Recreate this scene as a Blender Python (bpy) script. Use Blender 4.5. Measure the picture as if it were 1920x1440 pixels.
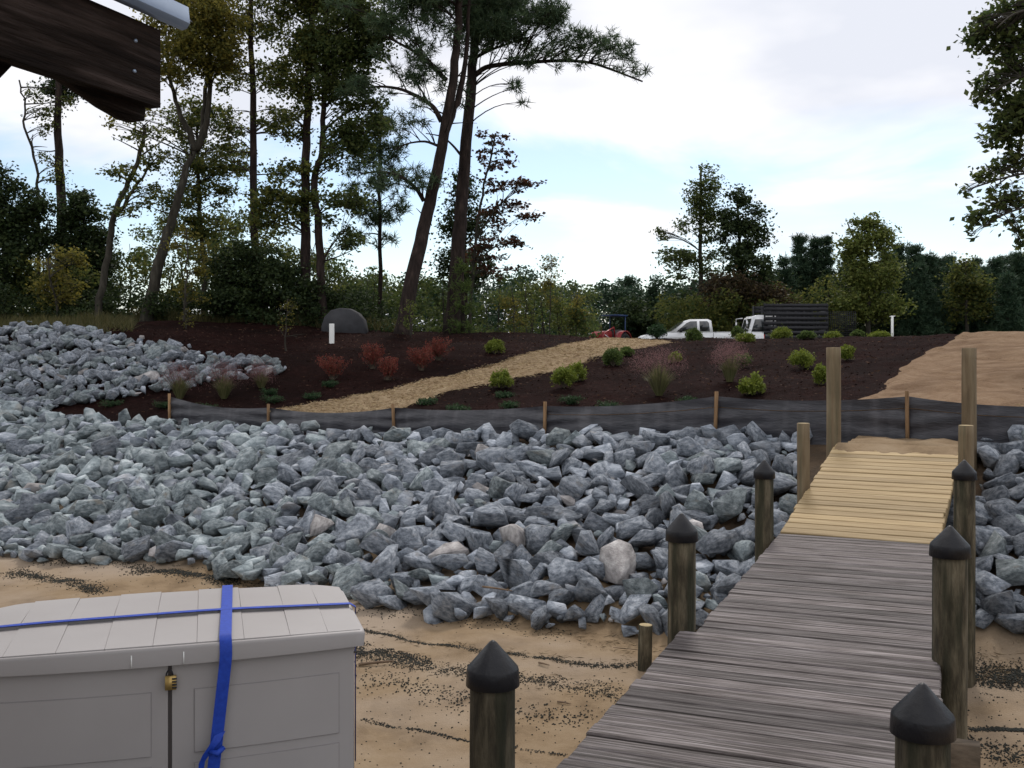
import bpy, bmesh, math, random
import numpy as np
from mathutils import Vector, Matrix, noise as mnoise

# ---------------------------------------------------------------- camera, sky, sun, exposure
scene = bpy.context.scene
for o in list(bpy.data.objects):
    bpy.data.objects.remove(o)
COL = scene.collection
F, EYE, HOR = 1900.0, 1.7, 674.0            # focal length (px of a 1920 wide frame), eye above the deck, horizon row
cam_d = bpy.data.cameras.new('camera')
cam = bpy.data.objects.new('camera', cam_d); COL.objects.link(cam)
cam.location = (0, 0, EYE); cam.rotation_euler = (math.radians(90), 0, 0)
cam_d.sensor_width = 36; cam_d.lens = 36 * F / 1920; cam_d.shift_y = -(720 - HOR) / 1920
cam_d.clip_start = 0.05; cam_d.clip_end = 3000
scene.camera = cam
SUN_EL, SUN_AZ = 50, 12                      # sun behind thin cloud, in front of the camera
world = bpy.data.worlds.new('World'); scene.world = world; world.use_nodes = True
def build_world():
    nt = world.node_tree; nd = nt.nodes; lk = nt.links; nd.clear()
    N = lambda t, **k: (lambda n: ([setattr(n, a, b) for a, b in k.items()], n)[1])(nd.new(t))
    out = N('ShaderNodeOutputWorld')
    sky = N('ShaderNodeTexSky', sky_type='NISHITA', sun_disc=False)
    sky.sun_elevation = math.radians(SUN_EL); sky.sun_rotation = math.radians(SUN_AZ)
    sky.air_density = 1.0; sky.dust_density = 0.6; sky.ozone_density = 1.0
    bg1 = N('ShaderNodeBackground'); bg1.inputs['Strength'].default_value = 0.115
    lk.new(sky.outputs[0], bg1.inputs[0])
    tc = N('ShaderNodeTexCoord'); sep = N('ShaderNodeSeparateXYZ'); lk.new(tc.outputs['Generated'], sep.inputs[0])
    def M(op, a, b=None, c=None):
        m = N('ShaderNodeMath', operation=op)
        for i, v in enumerate((a, b, c)):
            if v is None: continue
            if isinstance(v, (int, float)): m.inputs[i].default_value = v
            else: lk.new(v, m.inputs[i])
        return m.outputs[0]
    el = M('MAXIMUM', sep.outputs[2], 0.0)
    den = M('ADD', el, 0.13)
    cx = M('DIVIDE', sep.outputs[0], den); cy = M('DIVIDE', sep.outputs[1], den)
    cmb = N('ShaderNodeCombineXYZ'); lk.new(cx, cmb.inputs[0]); lk.new(cy, cmb.inputs[1]); cmb.inputs[2].default_value = 5.2
    n1 = N('ShaderNodeTexNoise'); n1.inputs['Scale'].default_value = 0.8; n1.inputs['Detail'].default_value = 7; n1.inputs['Roughness'].default_value = .52
    n1.inputs['Distortion'].default_value = .35
    lk.new(cmb.outputs[0], n1.inputs['Vector'])
    # cloud cover thins out towards the horizon all the way round, with a low bank of cumulus on it
    r = N('ShaderNodeValToRGB'); e = r.color_ramp.elements
    e[0].position = 0.0; e[0].color = (.60, .60, .60, 1); e[1].position = .34; e[1].color = (.78, .78, .78, 1)
    for p, v in ((.03, .50), (.06, .32), (.12, .26), (.165, .40), (.26, .68)):
        q = e.new(p); q.color = (v, v, v, 1)
    lk.new(el, r.inputs[0])
    cov = M('ADD', M('MULTIPLY_ADD', n1.outputs['Fac'], 1.7, -.35), r.outputs[0])
    mask = N('ShaderNodeMapRange', interpolation_type='SMOOTHSTEP'); mask.inputs['From Min'].default_value = .76; mask.inputs['From Max'].default_value = 1.06
    lk.new(cov, mask.inputs[0])
    n2 = N('ShaderNodeTexNoise'); n2.inputs['Scale'].default_value = 0.9; n2.inputs['Detail'].default_value = 5; n2.inputs['Roughness'].default_value = .5
    mp = N('ShaderNodeMapping'); mp.inputs['Location'].default_value = (4.1, 7.7, 0); lk.new(cmb.outputs[0], mp.inputs[0]); lk.new(mp.outputs[0], n2.inputs['Vector'])
    cr = N('ShaderNodeValToRGB'); e = cr.color_ramp.elements
    e[0].position = .40; e[0].color = (.71, .735, .81, 1); e[1].position = .57; e[1].color = (1.0, .985, .99, 1)
    lk.new(n2.outputs['Fac'], cr.inputs[0])
    bg2 = N('ShaderNodeBackground'); bg2.inputs['Strength'].default_value = CLOUD; lk.new(cr.outputs[0], bg2.inputs[0])
    mx = N('ShaderNodeMixShader'); lk.new(mask.outputs[0], mx.inputs[0]); lk.new(bg1.outputs[0], mx.inputs[1]); lk.new(bg2.outputs[0], mx.inputs[2])
    lk.new(mx.outputs[0], out.inputs[0])
CLOUD = 0.94
build_world()
sun_d = bpy.data.lights.new('sun', 'SUN'); sun_d.energy = 1.5; sun_d.angle = math.radians(11); sun_d.color = (1, .95, .88)
sun = bpy.data.objects.new('sun', sun_d); COL.objects.link(sun)
_e, _a = math.radians(SUN_EL), math.radians(SUN_AZ)
sun.rotation_euler = Vector((math.sin(_a) * math.cos(_e), math.cos(_a) * math.cos(_e), math.sin(_e))).to_track_quat('Z', 'Y').to_euler()
sun.location = (0, 0, 60)
vs = scene.view_settings
vs.view_transform = 'Standard'; vs.look = 'None'; vs.exposure = 0.32; vs.gamma = 1.0; vs.use_curve_mapping = False
scene.render.engine = 'CYCLES'
scene.cycles.max_bounces = 4; scene.cycles.diffuse_bounces = 2; scene.cycles.glossy_bounces = 2; scene.cycles.transmission_bounces = 3

# ---------------------------------------------------------------- helpers
rng = np.random.default_rng(7); random.seed(7)
def Wp(px, py, y):                             # a point of the place seen at (px, py) at distance y
    return np.array(((px - 960) / F * y, y, EYE + (HOR - py) / F * y))
UX, UY, NX, NY = .8602, -.51, .51, .8602        # shore axes: s along the shore, n inland
def sn(x, y): return x * UX + y * UY, x * NX + y * NY
def xy(s, n): return UX * s + NX * n, UY * s + NY * n

def vnoise(x, y, seed=0):
    x = np.asarray(x, float); y = np.asarray(y, float)
    xi = np.floor(x).astype(np.int64); yi = np.floor(y).astype(np.int64); fx = x - xi; fy = y - yi
    def hsh(a, b):
        v = (a * 374761393 + b * 668265263 + seed * 974711) & 0x7fffffff
        v = ((v ^ (v >> 13)) * 1274126177) & 0x7fffffff
        return ((v ^ (v >> 16)) & 0xffff) / 65535.0
    fx = fx * fx * (3 - 2 * fx); fy = fy * fy * (3 - 2 * fy)
    a = hsh(xi, yi) * (1 - fx) + hsh(xi + 1, yi) * fx
    b = hsh(xi, yi + 1) * (1 - fx) + hsh(xi + 1, yi + 1) * fx
    return a * (1 - fy) + b * fy - .5
def fbm(x, y, seed=0, oct=4):
    t = 0; a = 1
    for k in range(oct):
        t = t + a * vnoise(x * 2 ** k, y * 2 ** k, seed + k); a *= .5
    return t

TS = np.array([-900, -40, -28, -25, -20, -17, -14, -11, -8, -5, -2, 3, 900], float)
TN = np.array([-60, 0, 5, 9.7, 14.0, 14.9, 19, 24, 29, 34, 45, 900], float)
_c = lambda v: [v] * 13
TH = np.array([
    _c(-3.5), _c(-1.95), _c(-1.55), _c(-1.2),
    [.5, .5, .5, .45, .35, .30, .25, .30, .38, .50, .60, .62, .62],
    [.7, .7, .7, .70, .50, .42, .36, .40, .48, .60, .68, .70, .70],
    [2.8, 2.8, 2.8, 2.7, 1.9, 1.5, 1.2, 1.05, 1.0, 1.05, 1.12, 1.15, 1.15],
    [3.0, 3.0, 3.0, 2.9, 2.5, 2.2, 1.92, 1.78, 1.68, 1.68, 1.72, 1.75, 1.75],
    [3.0, 3.0, 3.0, 2.9, 2.7, 2.55, 2.42, 2.36, 2.34, 2.34, 2.34, 2.32, 2.32],
    [2.7, 2.7, 2.6, 2.5, 2.3, 2.2, 2.12, 2.05, 2.0, 2.0, 2.0, 2.0, 2.0],
    _c(1.80),
    _c(1.70)])
def hgt(s, n, fine=True):
    s = np.asarray(s, float); n = np.asarray(n, float)
    i = np.clip(np.searchsorted(TS, s) - 1, 0, len(TS) - 2); j = np.clip(np.searchsorted(TN, n) - 1, 0, len(TN) - 2)
    a = np.clip((s - TS[i]) / (TS[i + 1] - TS[i]), 0, 1); b = np.clip((n - TN[j]) / (TN[j + 1] - TN[j]), 0, 1)
    h = (TH[j, i] * (1 - a) + TH[j, i + 1] * a) * (1 - b) + (TH[j + 1, i] * (1 - a) + TH[j + 1, i + 1] * a) * b
    up = np.clip((n - 14.5) / 4, 0, 1)
    h = h + up * .16 * fbm(s * .35, n * .35, 3, 3)
    if fine:
        h = h + np.where(n > 14.2, .055, .045) * fbm(s * 2.1, n * 2.1, 11, 3)
    return h
def hxy(x, y, fine=True): return hgt(*sn(x, y), fine)
def ray(px, py, y0=3.0, y1=120.0, fine=False):   # where the line of sight through a pixel meets the ground
    ys = np.concatenate([np.arange(y0, 40, .02), np.arange(40, y1, .2)])
    x = (px - 960) / F * ys; z = EYE + (HOR - py) / F * ys
    hit = np.nonzero(z <= hxy(x, ys, fine))[0]
    k = hit[0] if len(hit) else len(ys) - 1
    return np.array((x[k], ys[k], float(hxy(x[k], ys[k], fine))))

class Acc:                                      # collects triangles / quads as arrays, links them as one mesh
    def __init__(s): s.v = []; s.f = []; s.n = 0; s.m = []
    def add(s, verts, faces, mi=0):
        verts = np.asarray(verts, float).reshape(-1, 3)
        if isinstance(faces, np.ndarray):
            fl = [faces + s.n]
        else:
            d = {}
            for q in faces: d.setdefault(len(q), []).append(q)
            fl = [np.array(v) + s.n for v in d.values()]
        s.v.append(verts); s.n += len(verts)
        for a in fl: s.f.append(a); s.m.append(mi)
    def box(s, c, size, rot=None, mi=0):
        h = np.array(size) / 2
        v = np.array([(i, j, k) for i in (-1, 1) for j in (-1, 1) for k in (-1, 1)], float) * h
        if rot is not None: v = v @ np.array(rot).T
        s.add(v + np.array(c), [(0, 1, 3, 2), (4, 6, 7, 5), (0, 4, 5, 1), (2, 3, 7, 6), (0, 2, 6, 4), (1, 5, 7, 3)], mi)
    def tube(s, pts, rad, k=6, mi=0, cap=True):
        pts = np.asarray(pts, float); n = len(pts); rad = np.broadcast_to(np.asarray(rad, float), (n,))
        t = np.gradient(pts, axis=0); t /= np.linalg.norm(t, axis=1)[:, None] + 1e-9
        ref = np.array((0, 0, 1.0)) if abs(t[:, 2]).mean() < .8 else np.array((1.0, 0, 0))
        a = np.cross(t, ref); a /= np.linalg.norm(a, axis=1)[:, None] + 1e-9; b = np.cross(t, a)
        an = np.arange(k) * 2 * np.pi / k
        v = pts[:, None] + rad[:, None, None] * (a[:, None] * np.cos(an)[None, :, None] + b[:, None] * np.sin(an)[None, :, None])
        i = np.arange(n - 1)[:, None] * k; j = np.arange(k)[None]; j2 = (j + 1) % k
        s.add(v, np.stack([i + j, i + j2, i + k + j2, i + k + j], -1).reshape(-1, 4), mi)
        if cap:
            b0 = s.n - n * k
            s.f.append(np.array([[b0 + q for q in range(k)][::-1]])); s.m.append(mi)
            s.f.append(np.array([[b0 + (n - 1) * k + q for q in range(k)]])); s.m.append(mi)
    def lathe(s, prof, k=20, c=(0, 0, 0), mi=0, wob=None):
        prof = np.asarray(prof, float); n = len(prof); an = np.arange(k) * 2 * np.pi / k
        r = prof[:, 0][:, None] * np.ones(k)
        if wob is not None: r = r * (1 + wob)
        v = np.stack([r * np.cos(an), r * np.sin(an), np.broadcast_to(prof[:, 1][:, None], (n, k))], -1) + np.array(c)
        i = np.arange(n - 1)[:, None] * k; j = np.arange(k)[None]; j2 = (j + 1) % k
        s.add(v, np.stack([i + j, i + j2, i + k + j2, i + k + j], -1).reshape(-1, 4), mi)
    def grid(s, P, mi=0, close=False):
        a, b = P.shape[:2]
        i = np.arange(a - 1)[:, None] * b; j = np.arange(b - 1)[None]
        s.add(P.reshape(-1, 3), np.stack([i + j, i + j + 1, i + b + j + 1, i + b + j], -1).reshape(-1, 4), mi)
    def prism(s, poly, y0, y1, mi=0, sc=None):     # polygon in xz, extruded along y; sc scales nothing
        n = len(poly); v = [(p[0], y0, p[1]) for p in poly] + [(p[0], y1, p[1]) for p in poly]
        s.add(v, [tuple(range(n)), tuple(range(2 * n - 1, n - 1, -1))] + [(i, n + i, n + (i + 1) % n, (i + 1) % n) for i in range(n)], mi)
    def mesh(s, name, off=(0, 0, 0)):
        v = np.concatenate(s.v) - np.array(off); me = bpy.data.meshes.new(name)
        li = np.concatenate([f.reshape(-1) for f in s.f]).astype(np.int32)
        cnt = np.concatenate([np.full(len(f), f.shape[1]) for f in s.f]).astype(np.int32)
        mi = np.concatenate([np.full(len(f), m) for f, m in zip(s.f, s.m)]).astype(np.int32)
        st = np.concatenate([[0], np.cumsum(cnt)[:-1]]).astype(np.int32)
        me.vertices.add(len(v)); me.vertices.foreach_set('co', v.astype(np.float32).reshape(-1))
        me.loops.add(len(li)); me.loops.foreach_set('vertex_index', li)
        me.polygons.add(len(cnt)); me.polygons.foreach_set('loop_start', st); me.polygons.foreach_set('loop_total', cnt)
        me.polygons.foreach_set('material_index', mi)
        me.update(calc_edges=True); me.validate()
        return me
def tag(o, label=None, cat=None, group=None, kind=None):
    if label: o['label'] = label
    if cat: o['category'] = cat
    if group: o['group'] = group
    if kind: o['kind'] = kind
    return o
def link(name, me, mats=(), parent=None, smooth=False):
    o = bpy.data.objects.new(name, me); COL.objects.link(o)
    if me is not None and not len(me.materials):
        for m in (mats if isinstance(mats, (list, tuple)) else [mats]): me.materials.append(m)
    if smooth: me.polygons.foreach_set('use_smooth', np.ones(len(me.polygons), bool))
    if parent is not None: o.parent = parent
    return o
def wloc(p):
    v = Vector(p.location)
    while p.parent: p = p.parent; v += p.location
    return v
def build(name, acc, mats, parent=None, world=True, smooth=False):
    off = tuple(wloc(parent)) if (parent is not None and world) else (0, 0, 0)
    return link(name, acc.mesh(name, off), mats, parent, smooth)
def thing(name, label, cat, loc=(0, 0, 0), rz=0, group=None):
    o = bpy.data.objects.new(name, None); COL.objects.link(o); o.empty_display_size = .2
    o.location = loc; o.rotation_euler = (0, 0, rz)
    return tag(o, label, cat, group)

# ---------------------------------------------------------------- materials
def mat(name, stops, scale=3.0, rough=.8, bump=.0, bscale=None, stretch=(1, 1, 1), detail=6, rnd=0.0, island=0.0, second=None,
        spec=.3, metallic=0, coords='Object', nrough=.6, bdist=.02):
    m = bpy.data.materials.new(name); m.use_nodes = True; nt = m.node_tree; nd = nt.nodes; lk = nt.links
    b = nd['Principled BSDF']; b.inputs['Roughness'].default_value = rough; b.inputs['Specular IOR Level'].default_value = spec; b.inputs['Metallic'].default_value = metallic
    tc = nd.new('ShaderNodeTexCoord'); mp = nd.new('ShaderNodeMapping'); mp.inputs['Scale'].default_value = stretch
    oi = nd.new('ShaderNodeObjectInfo'); ge = nd.new('ShaderNodeNewGeometry')
    ad = nd.new('ShaderNodeVectorMath'); ad.operation = 'ADD'; ml = nd.new('ShaderNodeVectorMath'); ml.operation = 'SCALE'; ml.inputs['Scale'].default_value = 37.0
    ml.inputs[0].default_value = (1, 1, 1)
    sm = nd.new('ShaderNodeMath'); sm.operation = 'ADD'; lk.new(oi.outputs['Random'], sm.inputs[0]); lk.new(ge.outputs['Random Per Island'], sm.inputs[1])
    cb = nd.new('ShaderNodeCombineXYZ')
    for i in range(3): lk.new(sm.outputs[0], cb.inputs[i])
    lk.new(cb.outputs[0], ml.inputs[0]); lk.new(tc.outputs[coords], mp.inputs[0])
    lk.new(mp.outputs[0], ad.inputs[0]); lk.new(ml.outputs[0], ad.inputs[1])
    vec = ad.outputs[0] if (rnd or island) else mp.outputs[0]
    nz = nd.new('ShaderNodeTexNoise'); nz.inputs['Scale'].default_value = scale; nz.inputs['Detail'].default_value = detail; nz.inputs['Roughness'].default_value = nrough
    lk.new(vec, nz.inputs['Vector'])
    cr = nd.new('ShaderNodeValToRGB'); el = cr.color_ramp.elements
    while len(el) < len(stops): el.new(.5)
    for e, (p, c) in zip(el, stops): e.position = p; e.color = (*c, 1)
    lk.new(nz.outputs['Fac'], cr.inputs[0]); col = cr.outputs[0]
    if second:                                   # second: (colour, scale, lo, hi, amount, stretch)
        c2, s2, lo, hi, am, st2 = second
        mp2 = nd.new('ShaderNodeMapping'); mp2.inputs['Scale'].default_value = st2; mp2.inputs['Location'].default_value = (3.3, 8.1, 1.7); lk.new(vec, mp2.inputs[0])
        n2 = nd.new('ShaderNodeTexNoise'); n2.inputs['Scale'].default_value = s2; n2.inputs['Detail'].default_value = 5; lk.new(mp2.outputs[0], n2.inputs['Vector'])
        mr = nd.new('ShaderNodeMapRange'); mr.inputs['From Min'].default_value = lo; mr.inputs['From Max'].default_value = hi; mr.inputs['To Max'].default_value = am; lk.new(n2.outputs['Fac'], mr.inputs[0])
        mx = nd.new('ShaderNodeMix'); mx.data_type = 'RGBA'; lk.new(mr.outputs[0], mx.inputs[0]); lk.new(col, mx.inputs[6]); mx.inputs[7].default_value = (*c2, 1); col = mx.outputs[2]
    if rnd or island:
        fr = nd.new('ShaderNodeMath'); fr.operation = 'FRACT'; lk.new(sm.outputs[0], fr.inputs[0])
        mr = nd.new('ShaderNodeMapRange'); a = rnd or island; mr.inputs['To Min'].default_value = 1 - a; mr.inputs['To Max'].default_value = 1 + a; lk.new(fr.outputs[0], mr.inputs[0])
        hs = nd.new('ShaderNodeHueSaturation'); lk.new(mr.outputs[0], hs.inputs['Value']); lk.new(col, hs.inputs['Color']); col = hs.outputs[0]
    lk.new(col, b.inputs['Base Color'])
    if bump:
        bp = nd.new('ShaderNodeBump'); bp.inputs['Strength'].default_value = bump; bp.inputs['Distance'].default_value = bdist
        if bscale:
            n3 = nd.new('ShaderNodeTexNoise'); n3.inputs['Scale'].default_value = bscale; n3.inputs['Detail'].default_value = 4; n3.inputs['Roughness'].default_value = .65; lk.new(vec, n3.inputs['Vector']); lk.new(n3.outputs['Fac'], bp.inputs['Height'])
        else: lk.new(nz.outputs['Fac'], bp.inputs['Height'])
        lk.new(bp.outputs[0], b.inputs['Normal'])
    return m
def leafmat(name, cols, trans=.35, rough=.6):
    m = bpy.data.materials.new(name); m.use_nodes = True; nt = m.node_tree; nd = nt.nodes; lk = nt.links
    b = nd['Principled BSDF']; b.inputs['Roughness'].default_value = rough; b.inputs['Specular IOR Level'].default_value = .2
    ge = nd.new('ShaderNodeNewGeometry'); cr = nd.new('ShaderNodeValToRGB'); el = cr.color_ramp.elements
    while len(el) < len(cols): el.new(.5)
    for k, (e, c) in enumerate(zip(el, cols)): e.position = k / (len(cols) - 1); e.color = (*c, 1)
    lk.new(ge.outputs['Random Per Island'], cr.inputs[0]); lk.new(cr.outputs[0], b.inputs['Base Color'])
    tr = nd.new('ShaderNodeBsdfTranslucent'); lk.new(cr.outputs[0], tr.inputs[0])
    mx = nd.new('ShaderNodeMixShader'); mx.inputs[0].default_value = trans; lk.new(b.outputs[0], mx.inputs[1]); lk.new(tr.outputs[0], mx.inputs[2])
    lk.new(mx.outputs[0], nd['Material Output'].inputs[0])
    return m
M = {}
M['sand'] = mat('sand', [(.3, (.135, .092, .054)), (.5, (.225, .160, .098)), (.75, (.285, .215, .142))], 1.7, .95, .7, 45, detail=8, nrough=.68, second=((.30, .24, .185), .30, .47, .62, .85, (1, 1.6, 1)), bdist=.012, spec=.1)
M['soil'] = mat('bank_soil', [(.3, (.035, .025, .016)), (.7, (.10, .065, .038))], 4, .95, .8, 20)
M['mulch'] = mat('mulch', [(.25, (.005, .0022, .002)), (.5, (.015, .0062, .0054)), (.66, (.028, .012, .010)), (.82, (.065, .032, .024))], 9, .95, 1.0, 13, detail=7, nrough=.72, bdist=.07, spec=.03,
                 second=((.007, .0038, .0034), .5, .4, .65, .7, (1, 1, 1)))
M['forest'] = mat('forest_floor', [(.3, (.03, .025, .012)), (.7, (.07, .06, .03))], 1.2, .95, .6, 6)
M['straw'] = mat('straw', [(.25, (.16, .106, .06)), (.5, (.27, .195, .118)), (.75, (.37, .285, .185))], 7, .95, .9, 14, detail=7, spec=.08, bdist=.05, second=((.19, .115, .06), .8, .55, .75, .7, (1, 1, 1)))
M['lot'] = mat('lot_sand', [(.25, (.12, .074, .043)), (.45, (.20, .13, .080)), (.75, (.27, .19, .125))], 2.6, .95, 1.0, 9, detail=8, nrough=.7, bdist=.08, spec=.08, second=((.12, .072, .042), 1.1, .50, .68, .7, (.5, 1.8, 1)))
M['rock'] = mat('riprap_rock', [(.32, (.068, .079, .100)), (.44, (.175, .198, .232)), (.55, (.295, .322, .365)), (.72, (.55, .57, .61))], 3.4, .85, 1.0, 19, stretch=(1, 1, 2.2), detail=7, rnd=.36, nrough=.68, bdist=.035,
                second=((.27, .235, .20), 1.2, .60, .74, .55, (1, 1, 1)))
M['rock_green'] = mat('riprap_rock_green', [(.32, (.070, .086, .096)), (.44, (.178, .210, .224)), (.55, (.295, .337, .352)), (.72, (.54, .57, .585))], 3.4, .85, 1.0, 19, stretch=(1, 1, 2.0), detail=7, rnd=.32, nrough=.68, bdist=.035,
                second=((.29, .235, .17), 1.2, .62, .76, .6, (1, 1, 1)))
M['rock_pale'] = mat('riprap_rock_pale', [(.30, (.16, .15, .148)), (.5, (.32, .30, .295)), (.7, (.54, .52, .51))], 2.2, .88, .9, 13, stretch=(1, 1, 2.4), detail=7, rnd=.28, bdist=.03)
M['plank_old'] = mat('weathered_plank', [(.30, (.018, .013, .012)), (.43, (.080, .066, .063)), (.56, (.158, .137, .135)), (.76, (.31, .285, .285))], 3.2, .8, .7, 9, stretch=(.8, 15, 15), detail=7, rnd=.34, nrough=.68, bdist=.006,
                     second=((.022, .017, .014), 1.3, .47, .64, .85, (.9, 4.0, 3)))
M['plank_new'] = mat('fresh_plank', [(.25, (.20, .135, .062)), (.5, (.30, .215, .110)), (.8, (.41, .315, .18))], 2.4, .75, .3, 8, stretch=(.7, 12, 12), detail=6, rnd=.20, bdist=.004, second=((.17, .10, .04), 4, .60, .74, .7, (.9, 3, 3)))
M['timber'] = mat('timber', [(.25, (.06, .045, .03)), (.7, (.16, .12, .085))], 3, .85, .4, 10, stretch=(1, 8, 8), rnd=.2)
M['piling'] = mat('piling_wood', [(.30, (.014, .011, .007)), (.44, (.052, .042, .026)), (.58, (.115, .095, .062)), (.75, (.20, .172, .12))], 6, .85, .9, 16, stretch=(2.4, 2.4, .5), detail=7, rnd=.2, nrough=.65, bdist=.012,
                   second=((.018, .020, .010), 3.5, .48, .60, .75, (1.5, 1.5, .5)))
M['piling_new'] = mat('piling_pale', [(.28, (.085, .06, .035)), (.5, (.17, .125, .075)), (.75, (.25, .195, .125))], 5, .85, .6, 16, stretch=(3, 3, .3), detail=9, rnd=.15, bdist=.012, second=((.09, .10, .06), 3, .5, .7, .5, (1.5, 1.5, .4)))
M['cutwood'] = mat('cut_wood', [(.3, (.30, .23, .12)), (.7, (.42, .33, .19))], 12, .85, .2)
M['cap'] = mat('black_plastic', [(.3, (.006, .006, .008)), (.7, (.013, .013, .016))], 8, .42, .2, 30, spec=.3)
M['fabric'] = mat('silt_fabric', [(.3, (.024, .024, .030)), (.55, (.042, .041, .049)), (.8, (.080, .077, .088))], 2.5, .45, .5, 5, stretch=(1, 1, 4), spec=.45, bdist=.03, second=((.12, .115, .125), .9, .52, .72, .45, (5, 5, .12)))
M['stake'] = mat('stake_wood', [(.3, (.15, .085, .04)), (.7, (.27, .165, .085))], 6, .85, .2, stretch=(4, 4, .6), rnd=.25)
M['bark_pine'] = mat('pine_bark', [(.3, (.010, .0065, .0055)), (.55, (.030, .020, .017)), (.8, (.080, .056, .046))], 4, .95, 1.0, 7, stretch=(2.2, 2.2, .5), detail=8, bdist=.06)
M['bark_grey'] = mat('grey_bark', [(.3, (.018, .016, .012)), (.55, (.045, .040, .031)), (.8, (.095, .088, .070))], 4, .95, .8, 8, stretch=(2, 2, .5), detail=8, bdist=.03)
M['twig'] = mat('twig_bark', [(.3, (.05, .038, .028)), (.7, (.12, .095, .07))], 8, .9)
M['box'] = mat('resin', [(.3, (.330, .308, .302)), (.7, (.352, .330, .324))], 3, .55, .12, 300, spec=.35, bdist=.002, second=((.27, .245, .235), 1.3, .45, .75, .45, (1, 1, .4)))
M['box_seam'] = mat('resin_seam', [(.3, (.255, .235, .233)), (.7, (.27, .25, .248))], 3, .6)
M['box_dark'] = mat('dark_gap', [(.3, (.045, .038, .036)), (.7, (.06, .05, .048))], 3, .7)
M['strap'] = mat('blue_webbing', [(.3, (.008, .036, .30)), (.7, (.015, .060, .42))], 60, .6, .3, 150, bdist=.001)
M['brass'] = mat('brass', [(.3, (.42, .28, .09)), (.7, (.55, .38, .14))], 20, .4, metallic=.5)
M['black'] = mat('black_paint', [(.3, (.012, .012, .015)), (.7, (.022, .022, .027))], 6, .5)
M['roofwood'] = mat('dark_fascia', [(.36, (.004, .0025, .002)), (.5, (.016, .011, .009)), (.66, (.052, .038, .034))], 2.6, .9, .9, 6, stretch=(.5, 7, 7), spec=.1, detail=8, bdist=.02)
M['metal'] = mat('galvanised', [(.3, (.26, .33, .45)), (.7, (.34, .41, .53))], 6, .3, metallic=.6)
M['white_paint'] = mat('white_paint', [(.3, (.74, .75, .77)), (.7, (.80, .81, .83))], 2, .25, spec=.5)
M['white_pvc'] = mat('white_pvc', [(.3, (.72, .72, .70)), (.7, (.80, .80, .78))], 3, .45)
M['glass'] = mat('dark_glass', [(.3, (.022, .026, .030)), (.7, (.034, .038, .042))], 2, .06, spec=.8)
M['tyre'] = mat('tyre', [(.3, (.014, .014, .014)), (.7, (.024, .024, .024))], 8, .85)
M['chrome'] = mat('chrome', [(.3, (.5, .5, .52)), (.7, (.62, .62, .64))], 6, .2, metallic=.9)
M['lamp'] = mat('lamp_lens', [(.3, (.55, .55, .55)), (.7, (.7, .7, .68))], 8, .1)
M['redlens'] = mat('red_lens', [(.3, (.35, .015, .012)), (.7, (.45, .02, .015))], 8, .15)
M['red_paint'] = mat('red_paint', [(.3, (.20, .014, .015)), (.7, (.27, .02, .022))], 3, .4)
M['blue_paint'] = mat('blue_paint', [(.3, (.018, .04, .11)), (.7, (.03, .06, .16))], 3, .3)
M['darkslab'] = mat('dark_slab', [(.3, (.028, .028, .031)), (.7, (.052, .052, .058))], 2.5, .8, .5, 8)
M['shell'] = leafmat('shell_bits', [(.012, .013, .011), (.03, .032, .026), (.02, .02, .018), (.05, .05, .042)], 0, .8)
M['stick'] = mat('driftwood', [(.3, (.11, .07, .045)), (.7, (.21, .15, .10))], 9, .9)
M['chip'] = leafmat('mulch_chips', [(.012, .006, .005), (.03, .014, .011), (.05, .026, .018), (.10, .055, .035), (.02, .01, .008)], 0, .95)
M['chip2'] = leafmat('reed_bits', [(.06, .042, .025), (.12, .085, .05), (.20, .15, .09), (.035, .028, .02)], 0, .9)
M['straw_bits'] = leafmat('straw_bits', [(.25, .165, .085), (.40, .30, .17), (.46, .36, .22), (.18, .115, .06)], 0, .9)
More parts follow.
